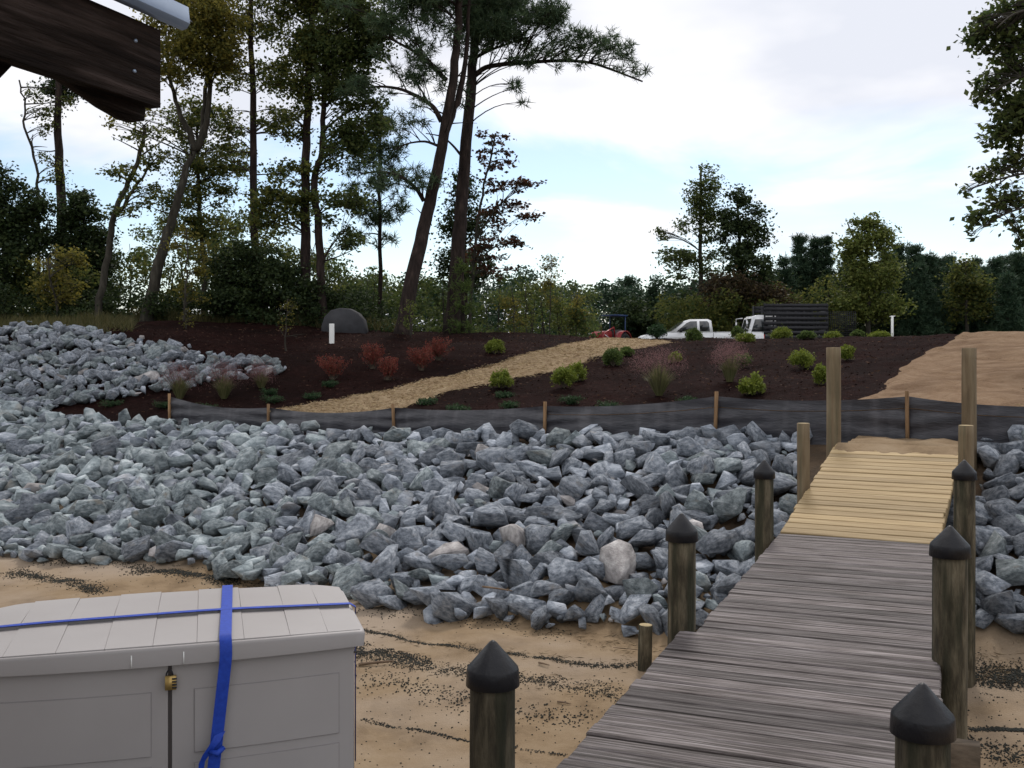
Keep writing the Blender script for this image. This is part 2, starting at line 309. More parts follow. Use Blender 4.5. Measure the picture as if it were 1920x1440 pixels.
LM = {
 'oak': leafmat('leaves_olive', [(0.027, 0.046, 0.016), (0.070, 0.098, 0.029), (0.121, 0.138, 0.036), (0.165, 0.163, 0.039), (0.075, 0.091, 0.029)], .58),
 'gold': leafmat('leaves_gold', [(0.072, 0.082, 0.022), (0.158, 0.148, 0.033), (0.243, 0.202, 0.043), (0.091, 0.101, 0.030)], .58),
 'green': leafmat('leaves_green', [(0.031, 0.053, 0.019), (0.070, 0.101, 0.031), (0.120, 0.140, 0.042), (0.049, 0.070, 0.025)], .58),
 'dark': leafmat('leaves_dark', [(0.015, 0.028, 0.013), (0.030, 0.050, 0.018), (0.053, 0.075, 0.024), (0.022, 0.036, 0.013)]),
 'brown': leafmat('leaves_brown', [(0.025, 0.019, 0.014), (0.054, 0.035, 0.021), (0.083, 0.058, 0.025), (0.038, 0.037, 0.016)]),
 'red': leafmat('leaves_maple', [(0.043, 0.020, 0.014), (0.093, 0.036, 0.021), (0.060, 0.042, 0.021), (0.027, 0.025, 0.011)]),
 'pine': leafmat('needles', [(0.033, 0.061, 0.036), (0.063, 0.103, 0.054), (0.103, 0.145, 0.068), (0.045, 0.075, 0.040)], .35),
 'farpine': leafmat('needles_far', [(0.017, 0.040, 0.024), (0.034, 0.067, 0.037), (0.058, 0.093, 0.048), (0.025, 0.050, 0.029)], .2),
 'lime': leafmat('leaves_lime', [(0.085, 0.120, 0.018), (0.150, 0.190, 0.026), (0.220, 0.250, 0.040), (0.110, 0.150, 0.025)], .4),
 'shrub': leafmat('leaves_shrub', [(0.040, 0.070, 0.018), (0.080, 0.120, 0.030), (0.120, 0.160, 0.040)], .4),
 'juniper': leafmat('leaves_juniper', [(0.018, 0.040, 0.018), (0.030, 0.065, 0.026), (0.050, 0.090, 0.035)], .3),
 'barberry': leafmat('leaves_barberry', [(0.160, 0.035, 0.030), (0.260, 0.060, 0.045), (0.120, 0.030, 0.025), (0.300, 0.100, 0.060)], .4),
 'plume': leafmat('grass_plume', [(0.220, 0.110, 0.115), (0.300, 0.170, 0.170), (0.170, 0.090, 0.090)], .5),
 'blade': leafmat('grass_blade', [(0.100, 0.110, 0.045), (0.160, 0.160, 0.070), (0.220, 0.200, 0.100), (0.080, 0.100, 0.035)], .4),
 'meadow': leafmat('meadow_blade', [(0.050, 0.055, 0.018), (0.090, 0.085, 0.030), (0.130, 0.110, 0.050), (0.035, 0.045, 0.015)], .4),
 'yellow': leafmat('leaves_yellow', [(0.076, 0.108, 0.025), (0.127, 0.159, 0.036), (0.177, 0.190, 0.045), (0.057, 0.083, 0.023)]),
}

# ---------------------------------------------------------------- ground
S_ARR = np.concatenate([np.linspace(-700, -60, 14)[:-1], np.linspace(-60, -34, 27)[:-1], np.arange(-34, 18, .17), np.linspace(18, 60, 30), np.linspace(80, 700, 12)])
def band(name, n_arr, m, label=None):
    S, Nn = np.meshgrid(S_ARR, n_arr); X, Y = xy(S, Nn); Z = hgt(S, Nn)
    a = Acc(); a.grid(np.stack([X, Y, Z], -1)); o = build(name, a, m, smooth=True)
    return tag(o, label, kind='structure')
band('sand_beach', np.concatenate([np.linspace(-300, -6, 16)[:-1], np.arange(-6, 11.01, .17)]), M['sand'], 'tan sand beach strewn with dark specks')
band('bank_soil', np.concatenate([[np.arange(-6, 11.01, .17)[-1]], np.linspace(11.1, 14.2, 18)]), M['soil'], 'brown soil under the rock bank')
band('mulch_bed', np.arange(14.2, 36.01, .13), M['mulch'], 'dark brown mulch covering the hillside')
band('forest_floor', np.concatenate([[np.arange(14.2, 36.01, .13)[-1]], np.linspace(37, 70, 40), np.linspace(80, 800, 20)]), M['forest'], 'flat brown ground beyond the crest')

def strip(name, up, lo, m, kx=160, ky=26, crown=.035, label=None):     # a sheet laid over the hill between two edges
    A = np.array([ray(*p)[:2] for p in up]); B = np.array([ray(*p)[:2] for p in lo])
    def res(P, k):
        d = np.concatenate([[0], np.cumsum(np.linalg.norm(np.diff(P, axis=0), axis=1))]); t = np.linspace(0, d[-1], k)
        return np.stack([np.interp(t, d, P[:, 0]), np.interp(t, d, P[:, 1])], -1)
    A = res(A, kx); B = res(B, kx); w = np.linspace(-.06, 1.06, ky)[None, :, None]
    P = A[:, None] * (1 - w) + B[:, None] * w; X, Y = P[..., 0], P[..., 1]; ww = w[..., 0]
    edge = np.minimum(ww, 1 - ww)
    Z = hxy(X, Y) + np.where(edge < .05, -.05 + (edge + .06) / .11 * (.06 + crown), crown + .01) + .05 * fbm(X * 1.9, Y * 1.9, 21, 3) * (edge < .1) + .03 * fbm(X * 4, Y * 4, 33, 2)
    a = Acc(); a.grid(np.stack([X, Y, Z], -1)); return tag(build(name, a, m, smooth=True), label, kind='structure'), X, Y, Z
path, PX, PY, PZ = strip('straw_path', [(490, 776), (530, 769), (560, 764), (666, 746), (772, 725), (879, 698), (967, 673), (1038, 655), (1073, 645), (1127, 637)],
      [(490, 800), (560, 786), (690, 780), (751, 767), (815, 742), (914, 719), (985, 705), (1091, 680), (1162, 659), (1258, 642)], M['straw'], label='pale straw covered path climbing the hillside')
def lot():
    up = [(1560, 812), (1562, 785), (1570, 760), (1620, 735), (1650, 705), (1690, 675), (1740, 652), (1765, 640)]
    A = np.array([ray(*p)[:2] for p in up])
    A = np.concatenate([A, [A[-1] + (A[-1] - A[-2]) * 1.2 + np.array([.6, 1.5])]])
    n = 150; d = np.concatenate([[0], np.cumsum(np.linalg.norm(np.diff(A, axis=0), axis=1))]); t = np.linspace(0, d[-1], n)
    A = np.stack([np.interp(t, d, A[:, 0]), np.interp(t, d, A[:, 1])], -1)
    w = np.concatenate([np.linspace(0, 1.2, 14), np.linspace(1.4, 22, 90)])
    X = A[:, 0][:, None] + w[None]; Y = A[:, 1][:, None] - w[None] * .593 + 0 * X
    s, nn = sn(X, Y); ok = nn
    edge = np.clip(w, 0, 1)[None]
    ruts = .05 * np.sin((X * .93 + Y * .1) * 3.1 + 1.5 * fbm(X * .3, Y * .3, 5)) * np.clip(w / 3, 0, 1)[None]
    Z = hxy(X, Y) + np.where(edge < .4, -.08 + edge / .4 * .15, .07) + .08 * fbm(X * 1.6, Y * 1.6, 41, 3) * (edge < .5) + .06 * fbm(X * 2.3, Y * 2.3, 43, 3) * (edge >= .3) + ruts
    Z = np.where(nn < 14.45, Z - .3, Z)
    a = Acc(); a.grid(np.stack([X, Y, Z], -1)); return tag(build('straw_lot', a, M['lot'], smooth=True), 'tan bare sandy lot raked over the hillside', kind='structure'), X, Y, Z
lotobj, LX, LY, LZ = lot()

# ---------------------------------------------------------------- the rock banks
def rock_variant(k):
    r = np.random.default_rng(100 + k); n = 13
    p = r.normal(size=(n, 3)); p /= np.abs(p).max(1)[:, None] ** .55 * np.linalg.norm(p, axis=1)[:, None] ** .45
    p *= r.uniform(.78, 1.05, (n, 1)) * np.array((1, r.uniform(.55, .85), r.uniform(.38, .72)))
    bm = bmesh.new()
    for q in p: bm.verts.new(q)
    g = bmesh.ops.convex_hull(bm, input=bm.verts)
    bmesh.ops.delete(bm, geom=[v for v in bm.verts if not v.link_faces], context='VERTS')
    bmesh.ops.dissolve_limit(bm, angle_limit=math.radians(16), verts=bm.verts, edges=bm.edges)
    bmesh.ops.bevel(bm, geom=list(bm.edges), offset=.026, segments=1, affect='EDGES', profile=.6, clamp_overlap=True)
    bmesh.ops.triangulate(bm, faces=bm.faces)
    bm.verts.index_update(); v = np.array([x.co[:] for x in bm.verts]); f = np.array([[x.index for x in q.verts] for q in bm.faces]); bm.free()
    v = v + .035 * np.array([mnoise.noise_vector(Vector(q) * 2.3 + Vector((k, 0, 0))) for q in v])
    return v, f
NV = 26
RV = [rock_variant(k) for k in range(NV)]
RM = ['rock', 'rock', 'rock_green', 'rock', 'rock_green', 'rock', 'rock_green', 'rock_pale']
RMESH = {}
def rock_mesh(k, m):
    if (k, m) not in RMESH:
        a = Acc(); a.add(*RV[k]); me = a.mesh('rock'); me.materials.append(M[m]); RMESH[k, m] = me
    return RMESH[k, m]
def inpoly(x, y, poly):
    poly = np.asarray(poly); c = np.zeros(np.shape(x), bool); j = len(poly) - 1
    for i in range(len(poly)):
        (xi, yi), (xj, yj) = poly[i], poly[j]
        c ^= ((yi > y) != (yj > y)) & (x < (xj - xi) * (y - yi) / (yj - yi + 1e-12) + xi); j = i
    return c
DD = np.array((math.sin(math.radians(22.3)), math.cos(math.radians(22.3)))); DR = np.array((DD[1], -DD[0]))   # along the dock, to its right
L0 = np.array((1.041, 6.32))                     # left edge of the dock where its wide near run ends
def dockuv(x, y): return (x - L0[0]) * DD[0] + (y - L0[1]) * DD[1], (x - L0[0]) * DR[0] + (y - L0[1]) * DR[1]
BS = np.array([-60, -30, -14.2, -12.2, -10.5, -8.9, -7.5, -5.5, -4.05, -1.2, 8, 40.]); BN = np.array([9.0, 9.0, 9.1, 9.75, 9.9, 9.6, 9.6, 9.7, 10.0, 10.75, 10.9, 11.]) - .22
def base_n(s): return np.interp(s, BS, BN) + .10 * np.sin(s * 2.1) + .07 * np.sin(s * 5.3 + 1)
UPPER = [sn(*ray(*p)[:2]) for p in [(-160, 612), (0, 618), (90, 620), (185, 628), (230, 642), (300, 655), (430, 676), (510, 684), (548, 692), (530, 702), (470, 708), (400, 718), (300, 738), (230, 748), (150, 760), (60, 775), (0, 780), (-160, 790)]]
def scatter(cand_s, cand_n, r, k):
    S, Nn, R = [], [], []
    order = np.argsort(-r); As = np.zeros(9000); An = np.zeros(9000); Ar = np.zeros(9000); c = 0; keep = []
    for i in order:
        if c and np.any((As[:c] - cand_s[i]) ** 2 + (An[:c] - cand_n[i]) ** 2 < (k * (Ar[:c] + r[i])) ** 2): continue
        As[c], An[c], Ar[c] = cand_s[i], cand_n[i], r[i]; c += 1; keep.append(i)
        if c >= 9000: break
    return np.array(keep)
def make_rocks():
    g = np.random.default_rng(5)
    n = 42000
    s = g.uniform(-27, 9, n); nn = g.uniform(8.7, 14.1, n); r = np.clip(g.lognormal(-2.22, .40, n), .055, .25); r[:260] = g.uniform(.22, .33, 260)
    ok = (nn > base_n(s) + r * .3) & (nn < 14.02 - r * .6 + np.where(s < -19.5, .4, 0) + .1)
    x, y = xy(s, nn); t, v = dockuv(x, y)
    ok &= ~((t > 6.4) & (v > -.1) & (v < 2.05)) & ~((np.abs(v - .75) < 1.1) & (t > 4) & (r > .3))
    s, nn, r = s[ok], nn[ok], r[ok]; k1 = scatter(s, nn, r, .49)
    s, nn, r = s[k1], nn[k1], r[k1]
    m = 26000; s2 = g.uniform(-29, -9, m); n2 = g.uniform(13, 26, m); r2 = np.clip(g.lognormal(-2.15, .36, m), .06, .27)
    ok = inpoly(s2, n2, UPPER); s2, n2, r2 = s2[ok], n2[ok], r2[ok]; k2 = scatter(s2, n2, r2, .53); s2, n2, r2 = s2[k2], n2[k2], r2[k2]
    which = np.concatenate([np.where(dockuv(*xy(s, nn))[1] > .75, 1, 0), np.full(len(s2), 2)])
    s = np.concatenate([s, s2]); nn = np.concatenate([nn, n2]); r = np.concatenate([r, r2]); x, y = xy(s, nn)
    z = hgt(s, nn) + r * g.uniform(.15, .6, len(r)) + .09 * g.random(len(r))
    px = 960 + F * x / y; py = HOR - F * (z - EYE) / y; size = 2 * r * F / y
    t, v = dockuv(x, y); hidden = ((v > -.05) & (v < 1.5)) | (px < -10) | (px > 1930) | (py > 1445) | ((px < 640) & (py > 1130))
    size = np.where(hidden, 0, size)
    roots = [thing('riprap_bank', 'long bank of blue-grey broken rocks below the black silt fence, left of the dock', 'rock bank', (-3, 14, -1)),
             thing('riprap_bank', 'grey broken rocks piled on the slope right of the dock', 'rock bank', (5, 11, -1)),
             thing('riprap_bank', 'upper heap of grey rocks climbing the hill at the far left edge', 'rock bank', (-12, 25, 1))]
    rest = [Acc(), Acc(), Acc()]; restm = ['rock', 'rock_green', 'rock_pale']
    for b in range(3):
        idx = np.nonzero(which == b)[0]; idx = idx[np.argsort(-size[idx])]
        for c, i in enumerate(idx):
            k = int(g.integers(NV)); e = (g.normal(0, .45), g.normal(0, .45), g.uniform(0, 6.28)); rot = Matrix.Rotation(e[2], 3, 'Z') @ Matrix.Rotation(e[0], 3, 'X') @ Matrix.Rotation(e[1], 3, 'Y')
            green = 1.0 if px[i] < 760 else .35
            mm = RM[int(g.integers(len(RM)))]
            if mm == 'rock_green' and g.random() > green: mm = 'rock'
            if mm == 'rock' and b == 0 and px[i] < 500 and g.random() < .55: mm = 'rock_green'
            if mm == 'rock_pale' and g.random() < .82: mm = 'rock'
            if c < 300 and size[i] > 9:
                o = bpy.data.objects.new('rock', rock_mesh(k, mm)); COL.objects.link(o); o.parent = roots[b]
                o.matrix_local = Matrix.Translation(Vector((x[i], y[i], z[i])) - roots[b].location) @ rot.to_4x4() @ Matrix.Scale(r[i] * 1.14, 4)
            else:
                rest[b].add(RV[k][0] * r[i] * 1.14 @ np.array(rot).T + np.array((x[i], y[i], z[i])), RV[k][1], restm.index(mm))
        # the small stones wedged between the big ones
        for _ in range((1500, 350, 600)[b]):
            if b == 2: i = int(g.choice(idx)); ss, n_ = s[i] + g.normal(0, .25), nn[i] + g.normal(0, .25)
            else: i = int(g.choice(idx)); ss, n_ = s[i] + g.normal(0, .3), nn[i] + g.normal(0, .3)
            if b < 2 and (n_ > 14 or n_ < base_n(ss) + .1): continue
            xx, yy = xy(ss, n_); rr = g.uniform(.05, .12); k = int(g.integers(NV)); rot = Matrix.Rotation(g.uniform(0, 6.28), 3, 'Z') @ Matrix.Rotation(g.uniform(-1, 1), 3, 'X')
            rest[b].add(RV[k][0] * rr * .85 @ np.array(rot).T + np.array((xx, yy, float(hgt(ss, n_)) + rr * .8)), RV[k][1], int(g.integers(3)) if g.random() < .5 else 0)
        tag(build('rocks', rest[b], [M[q] for q in restm], roots[b]), kind='stuff')
make_rocks()

# ---------------------------------------------------------------- dock, ramp, pilings
def plank_mesh(L, w=.138, t=.038, m='plank_old', seed=0):
    bm = bmesh.new(); bmesh.ops.create_cube(bm, size=1)
    for v in bm.verts: v.co = Vector((v.co.x * L, v.co.y * w, v.co.z * t))
    bmesh.ops.bevel(bm, geom=list(bm.edges), offset=.007, segments=1, affect='EDGES')
    g = np.random.default_rng(seed)
    me = bpy.data.meshes.new('plank'); bm.to_mesh(me); bm.free(); me.materials.append(M[m]); return me
DANG = math.atan2(DR[1], DR[0])
def dpt(t, v, z=0.0): p = L0 + DD * t + DR * v; return Vector((p[0], p[1], z))
RDIR = math.radians(27.6); RD = np.array((math.sin(RDIR), math.cos(RDIR))); RR = np.array((RD[1], -RD[0])); R0 = L0 + DD * 3.93 + DR * .09   # the ramp turns a little to the right
def rpt(t, v, z=0.0): p = R0 + RD * t + RR * v; return Vector((p[0], p[1], z))
RANG = math.atan2(RR[1], RR[0])
def planks(root, t0, t1, v0, v1, mset, g, pitch=.146, slope=0.0, z0=0.0, pt=None, ang=None):
    pt = pt or dpt; ang = DANG if ang is None else ang
    L = v1 - v0; n = int(round((t1 - t0) / pitch)); pitch = (t1 - t0) / n; ms = [plank_mesh(L, pitch - .011, .038, mset, k) for k in range(3)]
    for i in range(n):
        t = t0 + (i + .5) * pitch
        o = bpy.data.objects.new('plank', ms[i % 3]); COL.objects.link(o); o.parent = root
        c = pt(t, (v0 + v1) / 2 + g.normal(0, .005), z0 + (t - t0) * math.tan(slope) - .019 + g.normal(0, .0022))
        o.location = c - root.location
        o.rotation_mode = 'XYZ'; e = Matrix.Rotation(ang + g.normal(0, .0015), 4, 'Z') @ Matrix.Rotation(slope, 4, 'X') @ Matrix.Rotation(g.normal(0, .0016), 4, 'Y') @ Matrix.Rotation(g.normal(0, .008), 4, 'X')
        if g.random() < .5: e = e @ Matrix.Rotation(math.pi, 4, 'Z')
        o.rotation_euler = e.to_euler()
def stringers(root, t0, t1, vs, z0, z1, m, h=.19, w=.045, pt=None):
    pt = pt or dpt
    for v in vs:
        a = Acc(); p, q = pt(t0, v, z0), pt(t1, v, z1); d = q - p; rot = d.to_track_quat('X', 'Z').to_matrix()
        a.box(tuple((p + q) / 2 - Vector((0, 0, .04 + h / 2))), (d.length, w, h), rot); build('stringer', a, M[m], root)
gd = np.random.default_rng(3)
dock = thing('dock', 'weathered grey plank dock running from the lower right towards the shore', 'dock', tuple(dpt(0, .75, 0)))
planks(dock, -9.0, .04, 0, 1.5, 'plank_old', gd); planks(dock, .04, 3.92, .09, 1.48, 'plank_old', gd)
stringers(dock, -9, .05, (.03, .75, 1.44), 0, 0, 'timber'); stringers(dock, .05, 3.9, (.13, .75, 1.44), -.0, -.0, 'timber', h=.185)
for t, v0, v1 in ((-.62, .1, 1.68), (3.3, .12, 1.6)):
    a = Acc(); p, q = dpt(t, v0, -.34), dpt(t, v1, -.34); d = q - p; a.box(tuple((p + q) / 2), (d.length, .09, .2), d.to_track_quat('X', 'Z').to_matrix()); build('cross_beam', a, M['timber'], dock)
ramp = thing('ramp', 'fresh yellow plank ramp rising from the grey dock to the bank', 'ramp', tuple(dpt(3.95, .75, 0)))
RS = math.atan2(.64, 3.0)
planks(ramp, .03, 3.07, 0, 1.44, 'plank_new', gd, .137, RS, .008, rpt, RANG)
stringers(ramp, .15, 3.0, (.05, .72, 1.39), .02, .625, 'plank_new', pt=rpt)

CAPME = None
def piling(px, depth, top_py, r, label, cap=True, bottom=None, m='piling', lean=(0, 0)):
    c = Wp(px, top_py, depth); zt = c[2] - (.05 if cap else 0); zb = bottom if bottom is not None else float(hxy(c[0], c[1])) - .4
    root = thing('piling', label, 'piling', (c[0], c[1], zb)); g = np.random.default_rng(int(px))
    H = zt - zb; ks = 24; nz = 16; zz = np.linspace(0, H, nz)
    ch = 0.085 if cap else 0
    rr = r * (1.05 - .05 * zz / H); prof = np.stack([rr, zz - ch * (zz == H)], -1)
    wob = .022 * np.array([[math.sin(a * 2 * math.pi / ks * 3 + q * .4 + px) + .7 * math.sin(a * 2 * math.pi / ks * 7 + px * 2 + q * .2) for a in range(ks)] for q in range(nz)]) + g.normal(0, .005, (nz, ks))
    a = Acc(); prof = np.concatenate([prof, [[r * .93, H - ch + .004], [.001, H - ch + .006]]]); wob = np.concatenate([wob, np.zeros((2, ks))])
    a.lathe(prof, ks, (0, 0, 0), 0, wob)
    o = build('post', a, [M[m], M['cutwood']], root, world=False, smooth=True)
    if not cap:
        mi = np.zeros(len(o.data.polygons), np.int32); mi[-ks:] = 1; o.data.polygons.foreach_set('material_index', mi)
    else:
        k = r * 1.12; cp = Acc()
        cp.lathe([(k * 1.0, H - .125), (k * 1.07, H - .123), (k * 1.03, H - .062), (k * 1.0, H - .054), (k * .5, H + .002), (k * .14, H + .043), (k * .05, H + .049), (.001, H + .05)], 28)
        ob = build('cap', cp, M['cap'], root, world=False, smooth=True); ob.rotation_euler = (0, 0, g.uniform(0, 6))
    root.rotation_euler = (lean[0], lean[1], 0)
    return root
piling(924, 3.95, 1200, .088, 'capped piling standing alone in front of the sand, left of the near dock', m='piling')
piling(1730, 3.45, 1280, .089, 'nearest capped piling at the right edge of the dock, cut by the frame bottom')
piling(1781, 5.70, 985, .092, 'tall capped piling at the right dock edge, second from the camera')
piling(1278, 6.42, 962, .086, 'capped piling at the left dock edge where the grey planks narrow')
piling(1433, 9.55, 862, .085, 'capped piling on the left where yellow planks meet grey ones')
piling(1808, 9.0, 862, .088, 'capped piling on the right where yellow planks begin')
piling(1506.5, 11.15, 794, .068, 'short flat-topped post on the left side of the yellow ramp', cap=False, m='piling_new')
piling(1811.5, 11.0, 798, .078, 'short flat-topped post on the right side of the yellow ramp', cap=False, m='piling_new')
piling(1563, 12.95, 652, .088, 'tall uncapped post at the top left end of the ramp', cap=False, m='piling_new')
piling(1817, 12.35, 653, .084, 'tall uncapped post at the top right end of the ramp', cap=False, m='piling_new')
piling(1206, 9.72, 1172, .066, 'short mossy wooden stub in the sand beside the dock', cap=False, lean=(0, .03))
# soil pushed up against the end of the ramp
def mound():
    t = np.linspace(2.85, 4.0, 14); v = np.linspace(-.15, 1.62, 26); T, V = np.meshgrid(t, v); X = R0[0] + RD[0] * T + RR[0] * V; Y = R0[1] + RD[1] * T + RR[1] * V
    w = np.clip((T - 2.85) / .3, 0, 1) * np.clip((V + .1) / .2, 0, 1) * np.clip((1.62 - V) / .2, 0, 1)
    Z = hxy(X, Y) + (np.maximum(.66 - hxy(X, Y), 0) + .02) * w - .1 * (1 - w) + .05 * fbm(X * 3, Y * 3, 8) * w
    a = Acc(); a.grid(np.stack([X, Y, Z], -1)); tag(build('soil_fill', a, M['sand'], smooth=True), 'loose tan soil banked against the end of the ramp', kind='structure')
mound()
def spill():                                        # sand trodden onto the last planks
    a = Acc(); g = np.random.default_rng(77)
    K = 60; u = np.linspace(0, 1, K); rows = []
    for w in np.linspace(0, 1, 9):
        t = 3.05 - w * (.16 + .22 * np.abs(fbm(u * 7, u * 0, 3, 3)) + .08); v = .03 + 1.38 * u
        X = R0[0] + RD[0] * t + RR[0] * v; Y = R0[1] + RD[1] * t + RR[1] * v
        Z = .008 + (t - .03) * math.tan(RS) + .012 * (1 - w) + .004 - .012 * (w > .95)
        rows.append(np.stack([X, Y, Z], -1))
    a.grid(np.array(rows)); tag(build('spilled_sand', a, M['sand'], smooth=True), 'loose sand trodden onto the top end of the yellow ramp', kind='stuff')
spill()

# ---------------------------------------------------------------- silt fence
def silt_fence():
    st = [(320, 21.0, 748, 800), (505, 19.6, 768, 806), (740, 18.0, 768, 808), (1023, 16.3, 765, 815), (1343, 14.6, 747, 815), (1702, 13.2, 747, 826), (2060, 12.1, 765, 850)]
    root = thing('silt_fence', 'low black fabric silt fence on wooden stakes along the top of the rocks', 'fence', (0, 16, .4))
    g = np.random.default_rng(9); pts = []
    for (px, d, ty, by) in st:
        p = Wp(px, ty - 4, d); zb = float(hxy(p[0], p[1])) - .25; pts.append((p, zb))
        a = Acc(); R = np.array(Matrix.Rotation(math.atan2(UY, UX), 3, 'Z') @ Matrix.Rotation(g.normal(0, .025), 3, 'Y'))
        h = p[2] + .07 - zb; a.box((p[0] - .03 * NX, p[1] - .03 * NY, zb + h / 2), (.045, .035, h), R); build('stake', a, M['stake'], root)
    for k in range(len(pts) - 1):
        (p, zb), (q, zc) = pts[k], pts[k + 1]; nu, nv = 70, 16; u = np.linspace(0, 1, nu)[:, None]; v = np.linspace(0, 1, nv)[None]
        sag = (.10 if k < 2 else .06) * 4 * u * (1 - u)
        top = p[2] * (1 - u) + q[2] * u - sag; bot = np.minimum(zb, zc) * (1 - u * 0) + 0 * u
        gx = p[0] * (1 - u) + q[0] * u; gy = p[1] * (1 - u) + q[1] * u
        bot = hxy(gx, gy) - .12
        L = np.linalg.norm((q - p)[:2])
        # drape: diagonal folds hanging off the stakes and a belly in the middle
        fold = .045 * np.sin(u * np.pi) * np.sin(v * np.pi) * (1 + .5 * math.sin(k)) + .022 * np.sin(20 * (v + .45 * np.abs(u - .5)) + k) * np.exp(-4 * np.minimum(u, 1 - u)) + .012 * fbm(u * L * 1.4 + 0 * v, v * 3.5 + k * 7 + 0 * u, 4, 3) * 2
        fold = fold + .018 * np.sin(u * L * 9 + k) * (k >= 3)* .5
        X = gx - NX * fold; Y = gy - NY * fold; Z = top * v + bot * (1 - v)
        a = Acc(); a.grid(np.stack([X + 0 * v, Y + 0 * v, Z], -1)); o = build('fabric_panel', a, M['fabric'], root, smooth=True)
        if k >= 3:                                  # woven seams along the upper edge
            for vv in (.86, .80):
                i = int(vv * (nv - 1)); P = np.stack([X[:, i] - NX * .004, Y[:, i] - NY * .004, Z[:, i]], -1); b = Acc(); b.tube(P, .004, 4); build('seam', b, M['stake'], o)
silt_fence()

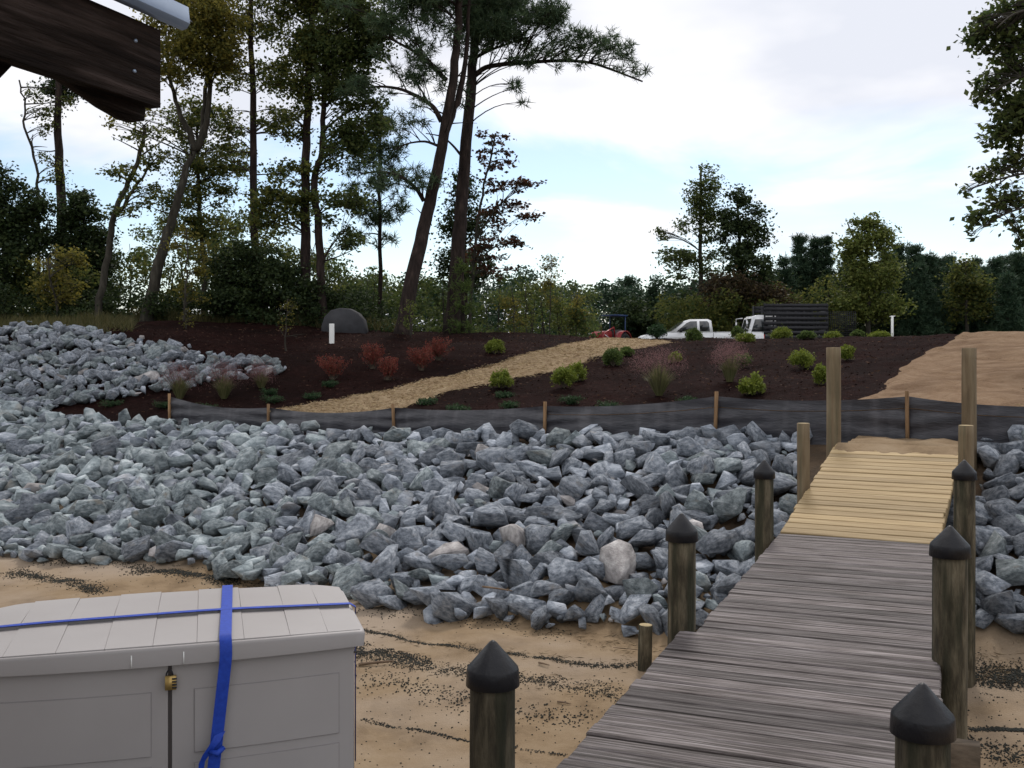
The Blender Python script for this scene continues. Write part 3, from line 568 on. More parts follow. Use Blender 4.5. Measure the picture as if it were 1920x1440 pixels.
# ---------------------------------------------------------------- storage box with straps
def storage_box():
    yaw = math.atan2(.288, .957); c = np.array((-.338 * 3.66, 3.66, 0.0))       # middle of the front at deck level
    root = thing('storage_box', 'beige plastic storage box with shingled lid in the lower left corner', 'storage box', tuple(c), yaw)
    Hf, D, hw = .625, .70, .70                                                   # lid rim height at the front, depth, half width
    bow = lambda u: -.055 * (1 - (u / hw) ** 2)                                  # the front bulges
    def topz(u, v): return Hf + .045 + .022 * np.clip(v / D, 0, 1) + .012 * (1 - (u / hw) ** 2)
    # body
    a = Acc(); us = np.linspace(-hw + .03, hw - .03, 25)
    ring = [(u, bow(u) + .035) for u in us] + [(hw - .03, D - .05), (hw - .07, D - .02), (-hw + .07, D - .02), (-hw + .03, D - .05)]
    n = len(ring); v = [(x, y, .01) for x, y in ring] + [(x, y, Hf + .01 + .02 * max(y, 0) / D) for x, y in ring]
    a.add(v, [tuple(range(n))[::-1], tuple(range(n, 2 * n))] + [(i, (i + 1) % n, n + (i + 1) % n, n + i) for i in range(n)])
    build('body', a, M['box'], root, world=False)
    def front(u0, u1, z0, z1, off, m, name, parent, thick=.012, k=14, round_=0):
        b = Acc(); uu = np.linspace(u0, u1, k)
        P = np.array([[(u, bow(u) + .035 - off, z) for u in uu] for z in (z0, z1)]); Q = P + np.array((0, thick, 0))
        b.grid(P[:, :, :]); b.grid(Q[::-1]); 
        for e0, e1 in ((P[0], Q[0]), (P[1], Q[1])): b.grid(np.array([e1, e0]) if e0 is P[0] else np.array([e0, e1]))
        for j in (0, -1): b.grid(np.array([[P[0, j], P[1, j]], [Q[0, j], Q[1, j]]]))
        return build(name, b, M[m], parent, world=False)
    for sgn in (-1, 1):
        lo, hi = (.010, hw - .035) if sgn > 0 else (-hw + .035, -.004)
        d = front(lo, hi, .03, Hf - .012, .016, 'box', 'door', root)
        w = hi - lo
        for (z0, z1) in ((.285, .515), (.05, .25)):                               # pressed panels: a thin groove, then the panel face proud of it
            p0, p1 = lo + .075, hi - .055
            front(p0, p1, z0, z1, .0185, 'box_seam', 'panel_rim', d, .006)
            front(p0 + .003, p1 - .003, z0 + .003, z1 - .003, .0215, 'box', 'panel', d, .006)
    front(-.003, .009, .02, Hf - .02, .0172, 'box_dark', 'door_gap', root, .006, 3)
    # lid
    a = Acc(); us = np.linspace(-hw, hw, 41); outl = [(u, bow(u) - .012) for u in us] + [(hw + .004, .03), (hw, D - .10), (hw - .035, D - .03), (hw - .10, D), (-hw + .10, D), (-hw + .035, D - .03), (-hw, D - .10), (-hw - .004, .03)]
    n = len(outl); cen = np.array((0, D / 2))
    def ringp(scale, dz, base):
        r = []
        for x, y in outl:
            q = cen + (np.array((x, y)) - cen) * scale; z = (Hf - .012 + .018 * max(y, 0) / D) if base else float(topz(x, y)) + dz; r.append((q[0], q[1], z))
        return r
    rings = [ringp(1.0, 0, True), ringp(1.006, -.012, False), ringp(1.0, -.003, False), ringp(.985, 0, False)]
    v = sum(rings, []); fs = []
    for q in range(3): fs += [(q * n + i, q * n + (i + 1) % n, (q + 1) * n + (i + 1) % n, (q + 1) * n + i) for i in range(n)]
    fs.append(tuple(range(3 * n, 4 * n))); a.add(v, fs); a.add(rings[0], [tuple(range(n))[::-1]])
    lid = build('lid', a, M['box'], root, world=False)
    # shingles: two courses, alternate pieces standing proud
    edges = np.array([-.69, -.545, -.375, -.215, -.055, .095, .26, .425, .565, .69]); g = np.random.default_rng(4)
    for row in range(2):
        for i in range(len(edges) - 1):
            u0, u1 = edges[i] + .0006, edges[i + 1] - .0006
            for_y0 = lambda u: bow(u) * .93 + .004 if row == 0 else .315
            y1 = .305 if row == 0 else D - .012
            K = 5; uu = np.linspace(u0, u1, K); b = Acc(); P = np.zeros((K, 2, 3)); hgt0 = .006 + .003 * ((i + row) % 2)
            cut = .05 if (row == 1 and i in (0, len(edges) - 2)) else 0
            for k, u in enumerate(uu):
                uu_ = np.clip(u, -hw + .012, hw - .012)
                ya, yb = for_y0(u), y1 - (cut * max(0, (abs(u) - .6) / .09))
                P[k, 0] = (uu_, ya, topz(u, ya) + (.002 if row == 0 else hgt0 + .009)); P[k, 1] = (uu_ * (1 if row else 1), yb, topz(u, yb) + (hgt0 if row == 0 else .006 + .004 * (i % 2)))
            Q = P - np.array((0, 0, .02)); b.grid(P.transpose(1, 0, 2)); 
            b.grid(np.array([Q[:, 0], P[:, 0]])); b.grid(np.array([P[:, 1], Q[:, 1]])); b.grid(np.array([[Q[0, 0], Q[0, 1]], [P[0, 0], P[0, 1]]])); b.grid(np.array([[P[-1, 0], P[-1, 1]], [Q[-1, 0], Q[-1, 1]]]))
            build('shingle', b, M['box'], lid, world=False)
    # skirt joints on the lid front
    for u in (-.125, .05):
        b = Acc(); b.box((u, bow(u) - .0135, Hf + .012), (.004, .004, .045)); build('moulding_line', b, M['white_pvc'], lid, world=False)
    b = Acc(); b.box((hw - .045, bow(hw) + .026, Hf - .045), (.05, .012, .004)); build('vent_slot', b, M['box_dark'], root, world=False)
    Rz = Matrix.Translation(Vector(c)) @ Matrix.Rotation(yaw, 4, 'Z')
    # padlock
    pl = thing('padlock', 'small brass combination padlock hanging on the storage box doors', 'padlock', tuple(Rz @ Vector((.0, -.058, Hf - .075))), yaw)
    b = Acc(); b.box((.006, 0, .0), (.038, .018, .048)); build('body', b, M['brass'], pl, world=False)
    b = Acc(); an = np.linspace(0, math.pi, 9); b.tube([(.002 - .011 * math.cos(t), 0, .026 + .019 * math.sin(t)) for t in an], .003, 6); build('shackle', b, M['black'], pl, world=False)
    for k in range(4): b = Acc(); b.box((.019, -.0095, -.016 + .0105 * k), (.016, .003, .0055)); build('dial', b, M['black'], pl, world=False)
    # straps
    def ribbon(path, side, w, name, label):
        path = np.array(path); side = np.array(side, float); rt = thing(name, label, 'strap', tuple(Rz @ Vector(path[0])), yaw)
        q = path - path[0]; b = Acc(); w2 = side * w / 2
        b.grid(np.stack([q - w2, q + w2], 1)); 
        nrm = np.cross(np.gradient(q, axis=0), np.broadcast_to(side, q.shape)); nrm /= np.linalg.norm(nrm, axis=1)[:, None] + 1e-9
        b.grid(np.stack([q + w2 - nrm * .0025, q - w2 - nrm * .0025], 1)); 
        return rt, b
    us0 = .195
    lean = lambda z: us0 + (z - Hf) * .11
    P = [(us0 + .02, D + .012, .1), (us0 + .02, D + .012, Hf + .09)] + [(us0 + .02 * y / D, y, float(topz(us0, y)) + .02) for y in np.linspace(D - .005, bow(us0) + .0, 12)]
    P += [(us0, bow(us0) - .022, Hf + .042), (us0, bow(us0) - .0225, Hf + .01)] + [(lean(z), bow(us0) - .0245 + .01 * 0, z) for z in np.linspace(Hf - .03, .02, 12)]
    rt, b = ribbon(P, (1, 0, 0), .043, 'strap', 'wide blue strap tied down over the front of the storage box')
    build('webbing', b, M['strap'], rt, world=False, smooth=False)
    # slack knot and loose tail
    zk = .300; uk = lean(zk); p0 = np.array(P[0])
    b = Acc(); q = [(uk + .016, -.078, zk + .06), (uk - .004, -.098, zk + .03), (uk - .028, -.095, zk + .0), (uk - .047, -.09, zk - .035), (uk - .052, -.085, zk - .09), (uk - .047, -.08, zk - .15), (uk - .04, -.078, zk - .28)]
    q = np.array(q) - p0; ws = np.array([.038, .04, .032, .022, .016, .012, .010])
    b.grid(np.stack([q - np.array((1, .3, .25)) * ws[:, None] / 2, q + np.array((1, .3, .25)) * ws[:, None] / 2], 1)); 
    b.tube([np.array((uk - .02, -.092, zk + .004)) - p0, np.array((uk + .006, -.1, zk - .006)) - p0, np.array((uk + .028, -.088, zk + .012)) - p0], [.008, .013, .009], 8)
    build('loose_tail', b, M['strap'], rt, world=False, smooth=True)
    P = [(hw + .012, .31, .05), (hw + .012, .31, Hf + .06)] + [(u, .308 + .004 * math.sin(u * 9), float(topz(u, .31)) + .019) for u in np.linspace(hw - .01, -hw + .01, 24)] + [(-hw - .012, .31, Hf + .06), (-hw - .012, .31, .05)]
    rt, b = ribbon(P, (0, 1, .12), .02, 'strap', 'narrow blue strap running lengthwise across the storage box lid')
    build('webbing', b, M['strap'], rt, world=False)
    # the platform under the box (mostly below the frame)
    pf = thing('platform', 'grey plank landing beneath the storage box', 'platform', tuple(c - np.array((0, 0, .04))), yaw)
    for i, u in enumerate(np.arange(-1.6, .66, .146)):
        e = D - .04; b = Acc(); b.box((u, (e - 4.5) / 2, .02), (.137, e + 4.5, .038)); o = build('plank', b, M['plank_old'], pf, world=False)
    for y in (-4.2, -2.4, -.9, .5):
        b = Acc(); b.box((-.55, y, -.1), (2.1, .06, .19)); build('joist', b, M['timber'], pf, world=False)
    for (u, y) in ((-1.5, .6), (-1.5, -4.2), (.7, -4.2)):
        b = Acc(); b.tube([(u, y, -2.3), (u, y, -.0)], .08, 12); build('post', b, M['piling'], pf, world=False)
storage_box()

# ---------------------------------------------------------------- boathouse roof corner
def boathouse():
    e = Wp(301, 129, 3.4); zt, zb = Wp(303, 57, 3.4)[2], Wp(298, 202, 3.4)[2]
    root = thing('boathouse_roof', 'dark wooden boathouse eave with metal edging in the upper left corner', 'roof', (e[0], e[1], zt), math.atan2(DD[1], DD[0]))
    # local x along the dock (far end at 0), local y to the left, z up
    H = zt - zb; a = Acc(); K = 40; xs = np.linspace(-7, 0, K)
    P = np.array([[(x, 0 + .003 * math.sin(x * 7), z) for x in xs] for z in (-H, -H * .5, 0)]); Q = P + np.array((0, .045, 0))
    a.grid(P[::-1]); a.grid(Q); a.grid(np.array([P[0], Q[0]])); a.grid(np.array([Q[2], P[2]])); a.grid(np.array([[P[0, -1], P[1, -1], P[2, -1]], [Q[0, -1], Q[1, -1], Q[2, -1]]]))
    fas = build('fascia_board', a, M['roofwood'], root, world=False)
    for x, z in ((-.12, -.07), (-.125, -.17), (-.82, -.10), (-.84, -.2)):
        b = Acc(); b.lathe([(.006, -.002), (.006, .003), (.001, .004)], 8); o = build('nail_head', b, M['metal'], fas, world=False); o.location = (x, -.004, z); o.rotation_euler = (math.pi / 2, 0, 0)
    # inner header with a scalloped end hanging below
    a = Acc(); pr = [(-7, -H + .01), (-.36, -H + .01), (-.28, -H - .012), (-.2, -H - .036), (-.12, -H - .052), (-.06, -H - .056), (-.025, -H - .046), (-.018, -H - .02), (-.018, -.02), (-7, -.02)]
    a.prism(pr, .048, .088); build('header_board', a, M['roofwood'], root, world=False)
    # rafters and metal roof rising to the left, widened out of view to shade the box
    for x in np.arange(-6.6, -.9, 1.15):
        a = Acc(); R = np.array(Matrix.Rotation(math.radians(22), 3, 'X')); a.box((x, 2.3, .86), (.045, 5.0, .14), R); build('rafter', a, M['roofwood'], root, world=False)
    a = Acc(); ys = np.linspace(-.085, 4.8, 2); xs = np.linspace(-7, .06, 240); z = lambda x, y: .075 + (y) * math.tan(math.radians(22)) + .012 * np.cos(x * 2 * np.pi / .18)
    a.grid(np.array([[(x, y, z(x, y)) for y in ys] for x in xs])); build('roof_sheet', a, M['metal'], root, world=False, smooth=True)
    # bright folded drip edge
    a = Acc(); pr = [(-.092, .075), (-.098, .020), (-.085, .004), (-.066, .0), (-.062, .006), (-.082, .016), (-.086, .07)]
    v = [(x, p[0], p[1]) for x in (-7, .03) for p in pr]; n = len(pr); a.add(v, [tuple(range(n))[::-1], tuple(range(n, 2 * n))] + [(i, (i + 1) % n, n + (i + 1) % n, n + i) for i in range(n)])
    a.box((-3.45, -.045, .072), (6.95, .09, .006))
    build('drip_edge', a, M['metal'], root, world=False)
    # tie beam and brace behind
    a = Acc(); a.box((-1.35, .62, -.17), (.09, 1.1, .2)); build('tie_beam', a, M['roofwood'], root, world=False)
    a = Acc(); a.prism([(-.5, -H + .03), (-.57, -H - .05), (-.59, -H - .06), (-.66, -H - .15), (-.95, -H - .42), (-1.7, -H - .42), (-1.7, -.05), (-.5, -.05)], .092, .125); build('gusset_board', a, M['roofwood'], root, world=False)
    for x in np.arange(-.6, 4.6, .2):  # unseen wall added behind the camera to darken the box front
        a = Acc(); a.box((-6.9, x, -1.2), (.03, .19, 3.2)); build('unseen_shade_board', a, M['roofwood'], root, world=False)
    for x in (-3.4, -6.6):
        a = Acc(); a.tube([(x, .25, -4.8), (x, .25, -.05)], .085, 12); build('post', a, M['piling'], root, world=False)
boathouse()

# ---------------------------------------------------------------- posts, slab
def pvc(px, py0, py1, r, label):
    p = ray(px, py1); zt = Wp(px, py0, p[1])[2]; a = Acc(); H = zt - p[2]
    a.lathe([(r, -.2), (r, H - .01), (r * .95, H), (r * .8, H), (r * .78, H - .25)], 14); o = build('marker_post', a, M['white_pvc'], None, smooth=False); o.location = p; return tag(o, label, 'post')
pvc(622, 607, 644, .075, 'thick white pipe standing in the mulch in front of the dark slab')
def stake2():
    d = 36.; p = Wp(1673, 628, d); p[2] = float(hxy(p[0], d)); zt = Wp(1673, 592, d)[2]
    rt = thing('marker_post', 'thin white post at the top of the mulch near the dark pines', 'post', tuple(p))
    a = Acc(); a.tube([(0, 0, -.2), (0, 0, zt - p[2])], .045, 8); build('pipe', a, M['white_pvc'], rt, world=False)
    a = Acc(); a.tube([(-.09, 0, zt - p[2] - .03), (.10, 0, zt - p[2] - .01)], .02, 6); build('crossbar', a, M['white_pvc'], rt, world=False)
stake2()
def slab():
    d = 32.0; x0, x1 = (604 - 960) / F * d, (692 - 960) / F * d; zb = float(hxy((x0 + x1) / 2, d)) - .3; zt = Wp(0, 578, d)[2]; H = zt - zb; w = x1 - x0
    pr = [(-.5, 0), (-.48, .45), (-.42, .72), (-.28, .93), (-.08, 1.0), (.14, .97), (.30, .84), (.42, .62), (.5, 0)]
    a = Acc(); n = len(pr); rings = []
    for y, sc in ((-.35, .93), (-.26, 1.0), (.26, 1.0), (.35, .93)): rings.append([(p[0] * w * sc, y, p[1] * H * (sc * .5 + .5)) for p in pr])
    fs = [];
    for q in range(3): fs += [(q * n + i, q * n + (i + 1) % n, (q + 1) * n + (i + 1) % n, (q + 1) * n + i) for i in range(n)]
    a.add(sum(rings, []), fs + [tuple(range(n))[::-1], tuple(range(3 * n, 4 * n))]); o = build('boulder', a, M['darkslab']); o.location = ((x0 + x1) / 2, d, zb)
    tag(o, 'dark grey rounded upright boulder at the wood edge behind the white pipe', 'boulder')
slab()

# ---------------------------------------------------------------- foliage tools
def rvec(g, n):
    v = g.normal(size=(n, 3)); return v / np.linalg.norm(v, axis=1)[:, None]
def leaf_quads(acc, C, size, g, flat=.35, asp=.62):
    n = len(C); a = rvec(g, n); a[:, 2] *= 1 - flat; a /= np.linalg.norm(a, axis=1)[:, None]
    b = np.cross(a, rvec(g, n)); b /= np.linalg.norm(b, axis=1)[:, None] + 1e-9; c = np.cross(a, b)
    s = (size * g.uniform(.6, 1.35, n))[:, None]
    V = np.stack([C - a * s * .5, C + b * s * asp * .5 + c * s * .08, C + a * s * .5, C - b * s * asp * .5 + c * s * .08], 1)
    acc.add(V.reshape(-1, 3), np.arange(4 * n).reshape(-1, 4))
def tufts(acc, C, D, size, g, k=9, w=.020):
    n = len(C); d = np.repeat(D, k, 0) * .55 + rvec(g, n * k); d[:, 2] += .15; d /= np.linalg.norm(d, axis=1)[:, None]
    c = np.repeat(C, k, 0); L = (size * g.uniform(.6, 1.2, n * k))[:, None]; b = np.cross(d, rvec(g, n * k)); b /= np.linalg.norm(b, axis=1)[:, None] + 1e-9
    V = np.stack([c - b * w * .5, c + b * w * .5, c + d * L + b * w * .18, c + d * L - b * w * .18], 1); acc.add(V.reshape(-1, 3), np.arange(4 * n * k).reshape(-1, 4))
def bez(p, q, g, lift=.18, k=7):
    p, q = np.array(p), np.array(q); d = q - p; L = np.linalg.norm(d); m = p + d * .45 + np.array((0, 0, lift * L)) + g.normal(0, .06 * L, 3)
    t = np.linspace(0, 1, k)[:, None]; return p * (1 - t) ** 2 + 2 * m * t * (1 - t) + q * t * t
def smooth_line(P, k=4):
    P = np.array(P, float); t = np.arange(len(P)); tt = np.linspace(0, len(P) - 1, (len(P) - 1) * k + 1)
    out = np.stack([np.interp(tt, t, P[:, i]) for i in range(3)], -1)
    for _ in range(2): out[1:-1] = out[1:-1] * .5 + (out[:-2] + out[2:]) * .25
    return out
_TR = .76
def tree(name, label, cat, D, trunks, r0, env, leaf, kind='broad', lsize=.11, cover=1.5, bark='bark_grey', seed=1, group=None, limbs=(), clumps=(), dead=0, flatc=.6, depthk=.9, br=.035):
    """trunks: pixel polylines at distance D (the first starts at the ground); env: ellipses (cx, cy, rx, ry, count, clump radius) in pixels at D."""
    g = np.random.default_rng(seed); m = D / F; r0 = r0 * _TR; ck = 2.0 if kind == 'broad' else 3.2
    bx = (trunks[0][0][0] - 960) / F * D; base = np.array((bx, D, float(hxy(bx, D))))
    root = thing(name, label, cat, tuple(base), 0, group)
    tk = Acc(); lines = []
    for i, tr in enumerate(trunks):
        dy = np.cumsum(np.concatenate([[0], g.normal(0, .22, len(tr) - 1)])) if i == 0 else None
        P = [Wp(px, py, D) for px, py in tr]
        if i == 0:
            P[0] = base - np.array((0, 0, .3)); P = np.array(P); P[:, 1] += dy
        else:
            P = np.array(P); j = np.argmin(np.abs(lines[0][0][:, 2] - P[0, 2]) + np.abs(lines[0][0][:, 0] - P[0, 0])); P[:, 1] += lines[0][0][j, 1] - D + np.linspace(0, g.normal(0, .8), len(P))
        S = smooth_line(P); f = np.linspace(1, .42 if i == 0 else .3, len(S)); rr = (r0 if i == 0 else r0 * .6) * f
        if i == 0: rr[:2] *= np.array((1.45, 1.15))
        S[1:-1] += g.normal(0, .02, (len(S) - 2, 3)); tk.tube(S, rr, 10); lines.append((S, rr))
    ba = tk
    for lb in limbs:
        P = np.array([Wp(px, py, D) for px, py in lb[:-1]]); S0 = lines[0][0]; j = np.argmin(np.abs(S0[:, 2] - P[0, 2])); P[:, 1] += S0[j, 1] - D
        P[1:, 1] += np.linspace(.1, 1, len(P) - 1) * g.normal(0, .5)
        S = smooth_line(P); ba.tube(S, np.linspace(lb[-1], lb[-1] * .3, len(S)), 7); lines.append((S, np.linspace(lb[-1], lb[-1] * .3, len(S))))
    allp = np.concatenate([l[0] for l in lines]); allr = np.concatenate([l[1] for l in lines])
    lid_ = np.concatenate([np.full(len(l[0]), k) for k, l in enumerate(lines)]); lst = np.concatenate([[0], np.cumsum([len(l[0]) for l in lines])])
    cl = []
    for (cx, cy, rx, ry, n, cr) in env:
        for _ in range(int(n * 1.5)):
            t = g.uniform(0, 2 * math.pi); q = g.random() ** .5
            u, v = q * math.cos(t), q * math.sin(t); dd = g.uniform(-1, 1) * math.sqrt(max(0, 1 - q * q * .8)) * rx * m * depthk
            p = Wp(cx + rx * u, cy + ry * v, D); p[1] += dd; cl.append((p, cr * m * g.uniform(.65, 1.35)))
    for (cx, cy, cr) in clumps: p = Wp(cx, cy, D); p[1] += g.normal(0, .5); cl.append((p, cr * m))
    cr_ = Acc(); LP = []; TD = []
    for p, r in cl:
        d = allp - p; cost = np.hypot(d[:, 0], d[:, 1]) * 1.0 + np.abs(d[:, 2] + .35 * np.hypot(d[:, 0], d[:, 1])) * .9 + (d[:, 2] > .2) * d[:, 2] * 2; j = int(np.argmin(cost))
        if lid_[j] >= len(trunks): j = max(int(lst[lid_[j]]), j - int(g.integers(2, 6)))
        rb = min(allr[j] * .5, br * .4 + .006 * np.linalg.norm(d[j])); B = bez(allp[j], p, g); ba.tube(B, np.linspace(rb, rb * .35, len(B)), 5, cap=False)
        nt = 5
        for _ in range(nt):
            q = p + rvec(g, 1)[0] * np.array((1, 1, flatc)) * r * .85; st = B[g.integers(3, len(B))]; tw = bez(st, q, g, .08, 4); ba.tube(tw, np.linspace(rb * .35, .006, 4), 3, cap=False)
        r = r * 1.12; area = ck * math.pi * r * r * (flatc + .4) / 1.4
        if kind == 'broad':
            n = int(cover * area / (lsize * lsize * .36)); c = rvec(g, n) * (g.random(n) ** .45 * np.where(g.random(n) < .35, 2.0, 1.05))[:, None] * np.array((1, 1, flatc)) * r + p
            c += .22 * r * fbm(c[:, 0] * 3, c[:, 2] * 3, seed, 2)[:, None]; LP.append(c)
        else:
            n = max(6, int(cover * area / (lsize * lsize) * 1.05)); dv = rvec(g, n); c = dv * (g.random(n) ** .5)[:, None] * np.array((1, 1, flatc)) * r + p; LP.append(c); TD.append(dv)
    for _ in range(dead):
        j = g.integers(len(lines[0][0]) // 3, len(lines[0][0])); s = lines[0][0][j]; d = g.normal(0, 1, 3); d[2] = abs(d[2]) * .25; d /= np.linalg.norm(d); B = bez(s, s + d * g.uniform(.5, 1.5) * min(1, r0 / .06), g, .05, 4); ba.tube(B, np.linspace(min(.03, r0 * .5), .006, 4), 4, cap=False)
    build('trunk', tk, M[bark], root)
    if LP:
        C = np.concatenate(LP)
        if kind == 'broad': leaf_quads(cr_, C, lsize, g)
        else: tufts(cr_, C, np.concatenate(TD), lsize, g, 10, max(.016, D * .00075))
        build('crown', cr_, LM[leaf], root)
    return root
def conifer(name, label, px, top, D, halfw, leaf, seed, group=None, base_py=None, lsize=.22, cover=1.0, cat='tree', n=None):
    g = np.random.default_rng(seed); m = D / F; bx = (px - 960) / F * D; zb = float(hxy(bx, D)); zt = Wp(px, top, D)[2]; H = zt - zb; R = halfw * m
    root = thing(name, label, cat, (bx, D, zb), 0, group)
    tk = Acc(); tk.tube([(bx, D, zb - .3), (bx + g.normal(0, .05), D, zb + H * .5), (bx, D, zt - .1)], [.02 * H + .05, .012 * H + .03, .02], 8); ba = tk; C = []; Dv = []
    for z in np.arange(.06, 1.0, .55 / H * 1.2):
        rr = R * (1 - z) ** .95 * g.uniform(.75, 1.15) + .12; k = max(4, int(5 + rr * 2.2)); ph = g.uniform(0, 6.28)
        for q in range(k):
            t = ph + q * 6.283 / k + g.normal(0, .2); rl = rr * g.uniform(.7, 1.15); d = np.array((math.cos(t), math.sin(t), .28 + .35 * z)); s = np.array((bx, D, zb + z * H)); e = s + d * rl
            ba.tube(bez(s, e, g, -.06, 4), np.linspace(.03, .008, 4), 3, cap=False)
            nn = int((10 + 16 * rl) * cover); f = g.random(nn) ** .6; c = s + d * rl * f[:, None] + g.normal(0, .13 + .05 * rl, (nn, 3)); C.append(c); dv = np.broadcast_to(d, (nn, 3)) + g.normal(0, .4, (nn, 3)); Dv.append(dv / np.linalg.norm(dv, axis=1)[:, None])
    build('trunk', tk, M['bark_pine'], root)
    a = Acc(); tufts(a, np.concatenate(C), np.concatenate(Dv), lsize, g, 7, max(.02, D * .0007)); build('crown', a, LM[leaf], root)
    return root
def thicket(name, label, strips, D0, D1, leaf, lsize, seed, dens=1.0, stems=0):
    """a mass of undergrowth nobody could count: leaf clumps under an uneven top line (px, top py, bottom py)."""
    g = np.random.default_rng(seed); a = Acc(); st = Acc()
    P = np.array(strips, float)
    area = (P[-1, 0] - P[0, 0]) * D0 / F * 2.5; n = int(area * 5 * dens)
    C = []
    for _ in range(n):
        px = g.uniform(P[0, 0], P[-1, 0]); D = g.uniform(D0, D1); top = np.interp(px, P[:, 0], P[:, 1]) + 22 * fbm(np.array(px * .03), np.array(D * .7), seed, 3) * 1.3; bot = np.interp(px, P[:, 0], P[:, 2])
        py = top + (bot - top) * g.random() ** 1.1; p = Wp(px, py, D); r = g.uniform(.25, .62) * D / 36
        k = int(1.25 * math.pi * r * r / (lsize * lsize * .36)); c = rvec(g, k) * (g.random(k) ** .4)[:, None] * r * np.array((1, 1, .8)) + p; C.append(c)
    C = np.concatenate(C); z = hxy(C[:, 0], C[:, 1], False); C = C[C[:, 2] > z]
    leaf_quads(a, C, lsize, g)
    for _ in range(stems):
        px = g.uniform(P[0, 0], P[-1, 0]); D = g.uniform(D0, D1); x = (px - 960) / F * D; b = np.array((x, D, float(hxy(x, D, False)) - .1)); top = Wp(px + g.normal(0, 12), np.interp(px, P[:, 0], P[:, 1]) + g.uniform(0, 40), D)
        B = bez(b, top, g, .0, 6); st.tube(B, np.linspace(g.uniform(.03, .07), .01, 6), 4, mi=1, cap=False)
    if stems:
        a.v += st.v; a.f += [f + a.n for f in st.f]; a.m += st.m; a.n += st.n
    return tag(build(name, a, [LM[leaf], M['bark_grey']]), label, kind='stuff')

# ---------------------------------------------------------------- the wood on the left
tree('pine_tree', 'big leaning pine with reddish trunk and long curved left branches', 'tree', 32, [[(752, 640), (768, 545), (788, 450), (803, 375), (822, 290), (838, 210), (850, 130), (858, 40), (862, -90)], [(822, 285), (845, 205), (862, 160), (872, 90), (880, -40)]], .33,
     [(790, 40, 75, 60, 16, 24), (800, -40, 120, 60, 14, 28), (760, 110, 50, 40, 7, 17), (690, 165, 55, 14, 6, 14), (775, 235, 45, 40, 5, 14), (735, 330, 55, 20, 6, 14), (800, 330, 22, 26, 4, 11), (800, 150, 30, 40, 5, 13), (640, 20, 30, 20, 2, 14)], 'pine', 'pine', .24, 1.15, 'bark_pine', 11,
     limbs=[[(826, 222), (812, 195), (790, 180), (752, 162), (715, 157), (668, 162), .09], [(792, 372), (778, 348), (752, 328), (715, 322), (680, 330), .075], [(836, 145), (808, 118), (775, 90), (740, 72), (715, 60), .08], [(820, 268), (795, 258), (760, 262), (735, 275), .05], [(797, 415), (788, 396), (775, 382), .03]], dead=8, flatc=.55)
tree('pine_tree', 'tall dark straight pine with a long branch reaching right into the sky', 'tree', 34.5, [[(848, 640), (856, 500), (862, 420), (869, 320), (877, 200), (885, 110), (892, 20), (898, -110)]], .37,
     [(930, 45, 65, 45, 14, 25), (1000, 50, 60, 36, 12, 20), (900, -20, 120, 50, 16, 30), (1075, 82, 55, 18, 9, 13), (1150, 88, 40, 22, 7, 12), (985, 110, 40, 14, 4, 12), (860, 190, 18, 40, 3, 11), (880, 60, 40, 60, 8, 20)], 'pine', 'pine', .25, 1.2, 'bark_pine', 12,
     limbs=[[(889, 128), (908, 112), (940, 106), (985, 102), (1050, 97), (1110, 99), (1160, 116), (1213, 136), .10], [(862, 285), (848, 268), (830, 255), (800, 254), .05], [(884, 98), (915, 80), (960, 60), (1010, 40), .07]],
     clumps=[(1060, 108, 12), (1095, 108, 12), (1130, 112, 12), (1165, 122, 12), (1190, 132, 9), (1085, 92, 14), (1120, 92, 14), (1185, 108, 11), (1203, 124, 10), (1215, 134, 7), (1140, 62, 8), (960, 150, 14), (968, 170, 15), (982, 188, 12), (1025, 112, 12), (1040, 128, 8)], dead=6, flatc=.6)
tree('pine_tree', 'slim young pine with feathery crown left of the leaning pine', 'tree', 38, [[(711, 625), (711, 500), (712, 380), (714, 290), (716, 195)]], .12,
     [(716, 235, 34, 30, 8, 14), (712, 300, 52, 45, 14, 17), (705, 380, 52, 45, 13, 16), (712, 440, 40, 30, 5, 13)], 'pine', 'pine', .24, 1.0, 'bark_pine', 13, dead=5)
tree('pine_tree', 'dark small evergreen growing behind the two big pine trunks', 'tree', 40, [[(872, 625), (873, 500), (872, 420), (874, 320)]], .14, [(872, 350, 22, 30, 6, 14), (868, 420, 40, 40, 13, 17), (872, 490, 46, 45, 15, 18)], 'dark', 'broad', .13, 1.2, 'bark_pine', 14)
tree('maple_tree', 'slender maple with sparse reddish brown leaves right of the pines', 'tree', 36.5, [[(880, 630), (884, 540), (893, 450), (905, 370), (922, 290), (930, 255)]], .085,
     [(918, 262, 28, 14, 5, 12), (930, 300, 42, 20, 7, 13), (958, 350, 48, 26, 9, 14), (948, 405, 52, 26, 10, 14), (930, 455, 48, 26, 9, 14), (915, 500, 45, 24, 9, 15)], 'red', 'broad', .15, .95, 'bark_grey', 15, flatc=.35,
     limbs=[[(893, 452), (925, 400), (960, 365), (1000, 345), .035], [(888, 500), (920, 470), (955, 450), .03]])
tree('oak_tree', 'leaning grey-barked tree forking high under the eave, golden olive leaves', 'tree', 33, [[(272, 615), (290, 540), (310, 450), (325, 385), (337, 320), (350, 272)], [(350, 272), (340, 235), (322, 205), (308, 150), (300, 60)], [(350, 272), (358, 240), (357, 180), (358, 100), (352, -40)], [(352, 270), (372, 232), (378, 180), (382, 80), (390, -40)]], .27,
     [(375, 30, 80, 60, 22, 26), (350, 110, 80, 50, 18, 22), (400, 80, 60, 60, 14, 22)], 'gold', 'broad', .115, 1.15, 'bark_grey', 16, clumps=[(205, 232, 12), (225, 228, 12), (255, 222, 12), (285, 215, 14)], dead=5)
